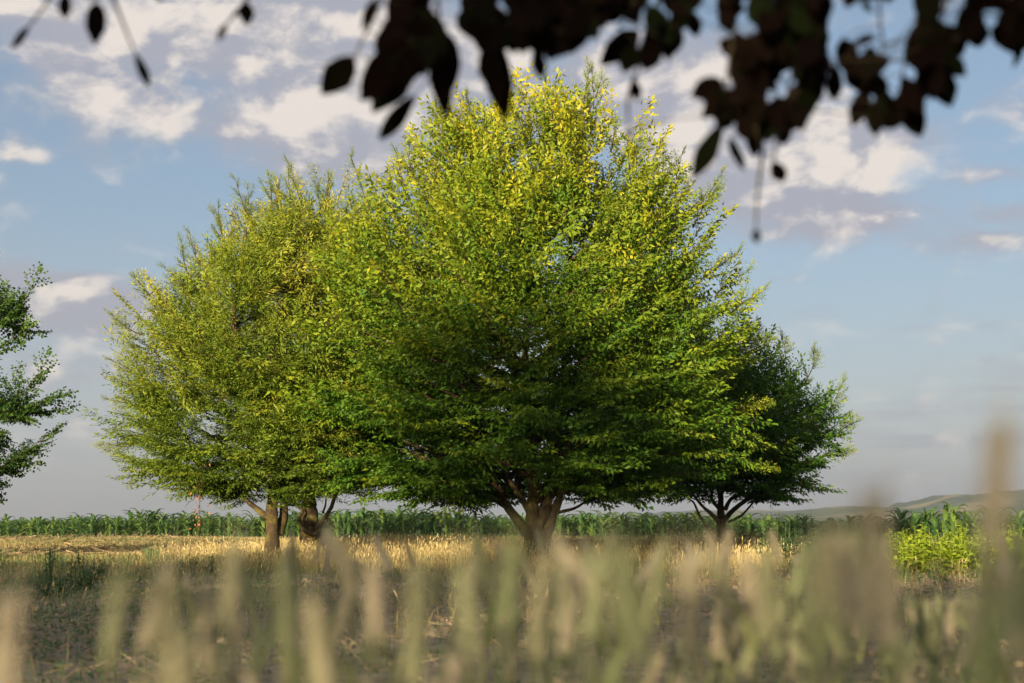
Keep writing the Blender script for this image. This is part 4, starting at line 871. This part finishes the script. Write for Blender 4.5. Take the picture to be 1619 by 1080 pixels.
    masses = [([(720, -60), (1005, -60), (990, 28), (938, 62), (915, 84), (876, 93), (845, 88), (800, 88), (765, 88), (735, 55), (722, 20)], 62),
              ([(605, -60), (672, -60), (685, 20), (722, 80), (715, 140), (690, 130), (660, 120), (640, 150), (600, 165), (575, 140), (610, 80), (635, 40)], 20),
              ([(1000, -60), (1120, -60), (1108, 5), (1085, 50), (1066, 70), (1050, 95), (1015, 108), (990, 105), (985, 60), (1005, 45)], 16),
              ([(1108, -60), (1330, -60), (1318, 60), (1322, 108), (1308, 128), (1292, 165), (1272, 198), (1250, 222), (1215, 216), (1190, 230), (1170, 195), (1132, 190), (1115, 175), (1110, 145), (1146, 122), (1150, 88), (1133, 84), (1136, 40)], 84),
              ([(1330, -60), (1700, -60), (1700, 70), (1610, 86), (1588, 80), (1570, 60), (1540, 72), (1512, 82), (1526, 118), (1500, 125), (1500, 165), (1478, 150), (1450, 200), (1405, 205), (1380, 210), (1352, 190), (1345, 130), (1315, 120), (1318, 60)], 90)]
    gaps = [[(1324, 12), (1392, 8), (1388, 48), (1336, 62)], [(1326, 66), (1378, 60), (1376, 80), (1335, 84)], [(1384, 45), (1420, 80), (1408, 88), (1380, 66)], [(1403, 120), (1426, 88), (1448, 112), (1445, 130), (1412, 145)], [(1395, 2), (1415, 0), (1412, 36), (1396, 38)], [(1425, 0), (1460, -4), (1448, 36), (1428, 30)], [(1416, 44), (1442, 44), (1428, 76), (1414, 70)],
            [(1480, 16), (1512, -4), (1524, 6), (1506, 14), (1516, 42), (1488, 24)], [(1552, 28), (1580, 10), (1582, 26), (1572, 48)], [(1446, 138), (1456, 140), (1470, 166), (1460, 170)], [(1360, 150), (1380, 152), (1380, 164), (1360, 166)],
            [(1026, 18), (1058, 12), (1056, 38), (1018, 30)], [(1000, 55), (1018, 55), (1016, 72), (998, 70)], [(1168, 28), (1188, 28), (1188, 50), (1168, 50)], [(1140, 122), (1160, 128), (1160, 144), (1142, 134)], [(1152, 158), (1168, 158), (1168, 172), (1152, 170)], [(1210, 155), (1224, 155), (1224, 170), (1210, 170)], [(1234, 84), (1243, 84), (1243, 100), (1234, 100)], [(1240, 128), (1254, 128), (1254, 140), (1240, 140)], [(1145, 195), (1160, 190), (1156, 215), (1130, 225)], [(690, 20), (725, 15), (725, 58), (692, 58)], [(620, 65), (636, 65), (636, 80), (620, 80)]]
    nexp = len(leaves)
    for poly, n in masses:
        n = int(n * 1.75)
        xs = [p[0] for p in poly]; ys = [p[1] for p in poly]; k = 0; tries = 0
        while k < n and tries < 14000:
            tries += 1; bx = r.uniform(min(xs), max(xs)); by = r.uniform(-45, max(ys)); a = r.normal(math.pi / 2, .55); L = r.uniform(40, 66) if tries < 5000 else r.uniform(26, 44); w = L * r.uniform(.52, .7)
            dx, dy = math.cos(a), math.sin(a); good = True
            for f, s in ((.05, 0), (.3, .6), (.3, -.6), (.55, .75), (.55, -.75), (.8, .5), (.8, -.5), (.95, 0), (.5, 0)):
                x = bx + dx * L * f - dy * s * w * .5; y = by + dy * L * f + dx * s * w * .5
                if not inside(poly, x, y) or any(inside(g, x, y) for g in gaps): good = False; break
            if good: E(bx, by, bx + dx * L, by + dy * L, w, r.uniform(2.05, 2.5)); k += 1
    leaves = leaves[:nexp] + sorted(leaves[nexp:], key=lambda q: -q[4])
    MV, MF, mn = [], [], 0
    AP = np.concatenate(TWP); AI = np.repeat(np.arange(len(TWP)), 16)
    camp = np.array([0, 0, CAM_H])
    for li, (bx, by, tx, ty, w, d) in enumerate(leaves):
        b = W(bx, by, d); dist = np.linalg.norm(AP - b, axis=1); i = int(np.argmin(dist)); tp = AP[i]; n_i = AI[i]
        d2 = .5 * d + .5 * tp[1]; b = W(bx, by, d2); t = W(tx, ty, d2 + r.normal(0, .018))
        if np.linalg.norm(tp - b) > .004:
            TWB[n_i].add(np.array([tp, (tp + b) / 2 + np.array([0, 0, .004]), b]) - tb, [.0012, .0010, .0009], 4)
        ax = t - b; Ln = np.linalg.norm(ax); ax /= Ln; view = camp - b; view /= np.linalg.norm(view)
        nn = view + r.normal(0, .2, 3); nn -= ax * nn.dot(ax); nn /= np.linalg.norm(nn); sd = np.cross(ax, nn)
        wm = w / FPX * d2
        m = Matrix(((sd[0] * wm, ax[0] * Ln, nn[0] * wm, b[0] - tb[0]), (sd[1] * wm, ax[1] * Ln, nn[1] * wm, b[1] - tb[1]), (sd[2] * wm, ax[2] * Ln, nn[2] * wm, b[2] - tb[2]), (0, 0, 0, 1)))
        sh = shapes[r.randint(0, 5)]
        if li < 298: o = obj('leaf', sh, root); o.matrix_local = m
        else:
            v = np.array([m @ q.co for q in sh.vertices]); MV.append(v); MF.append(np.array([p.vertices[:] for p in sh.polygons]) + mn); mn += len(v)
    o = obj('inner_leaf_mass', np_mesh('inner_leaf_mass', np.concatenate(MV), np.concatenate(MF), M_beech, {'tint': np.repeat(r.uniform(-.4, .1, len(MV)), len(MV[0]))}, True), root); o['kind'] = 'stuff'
    for t in TWB: obj('twig', t.mesh('twig', M_bark_dark), root)
    # the rest of the crown, above and behind the camera
    rs = np.random.RandomState(77); n = 420; d = rs.normal(0, 1, (n, 3)); d /= np.linalg.norm(d, axis=1)[:, None]
    p = d * (rs.rand(n, 1) ** .4) * np.array([3.9, 3.9, 2.6]) + np.array([0, -.3, 4.9])
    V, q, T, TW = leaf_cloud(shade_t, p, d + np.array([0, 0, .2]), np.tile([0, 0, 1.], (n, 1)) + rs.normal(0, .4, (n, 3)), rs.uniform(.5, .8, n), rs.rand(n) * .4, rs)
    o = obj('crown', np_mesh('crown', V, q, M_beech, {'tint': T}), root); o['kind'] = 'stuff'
beech()

# ------------------------------------------------------------------ air
def haze():
    m, nt, N, L = new_mat('thin_haze'); v = N.new('ShaderNodeVolumePrincipled'); v.inputs['Color'].default_value = (.86, .91, 1.0, 1); v.inputs['Density'].default_value = .00026; v.inputs['Anisotropy'].default_value = .6
    o_ = N.new('ShaderNodeOutputMaterial'); L.new(v.outputs[0], o_.inputs['Volume'])
    x, y0, y1, z0, z1 = 5200, -700, 5300, -6, 130
    V = [(-x, y0, z0), (x, y0, z0), (x, y1, z0), (-x, y1, z0), (-x, y0, z1), (x, y0, z1), (x, y1, z1), (-x, y1, z1)]
    F = [(0, 3, 2, 1), (4, 5, 6, 7), (0, 1, 5, 4), (1, 2, 6, 5), (2, 3, 7, 6), (3, 0, 4, 7)]
    tag(obj('haze', np_mesh('haze', np.array(V, float), np.array(F), m)), 'thin pale evening haze over the fields and hills', 'haze', kind='stuff')
haze()
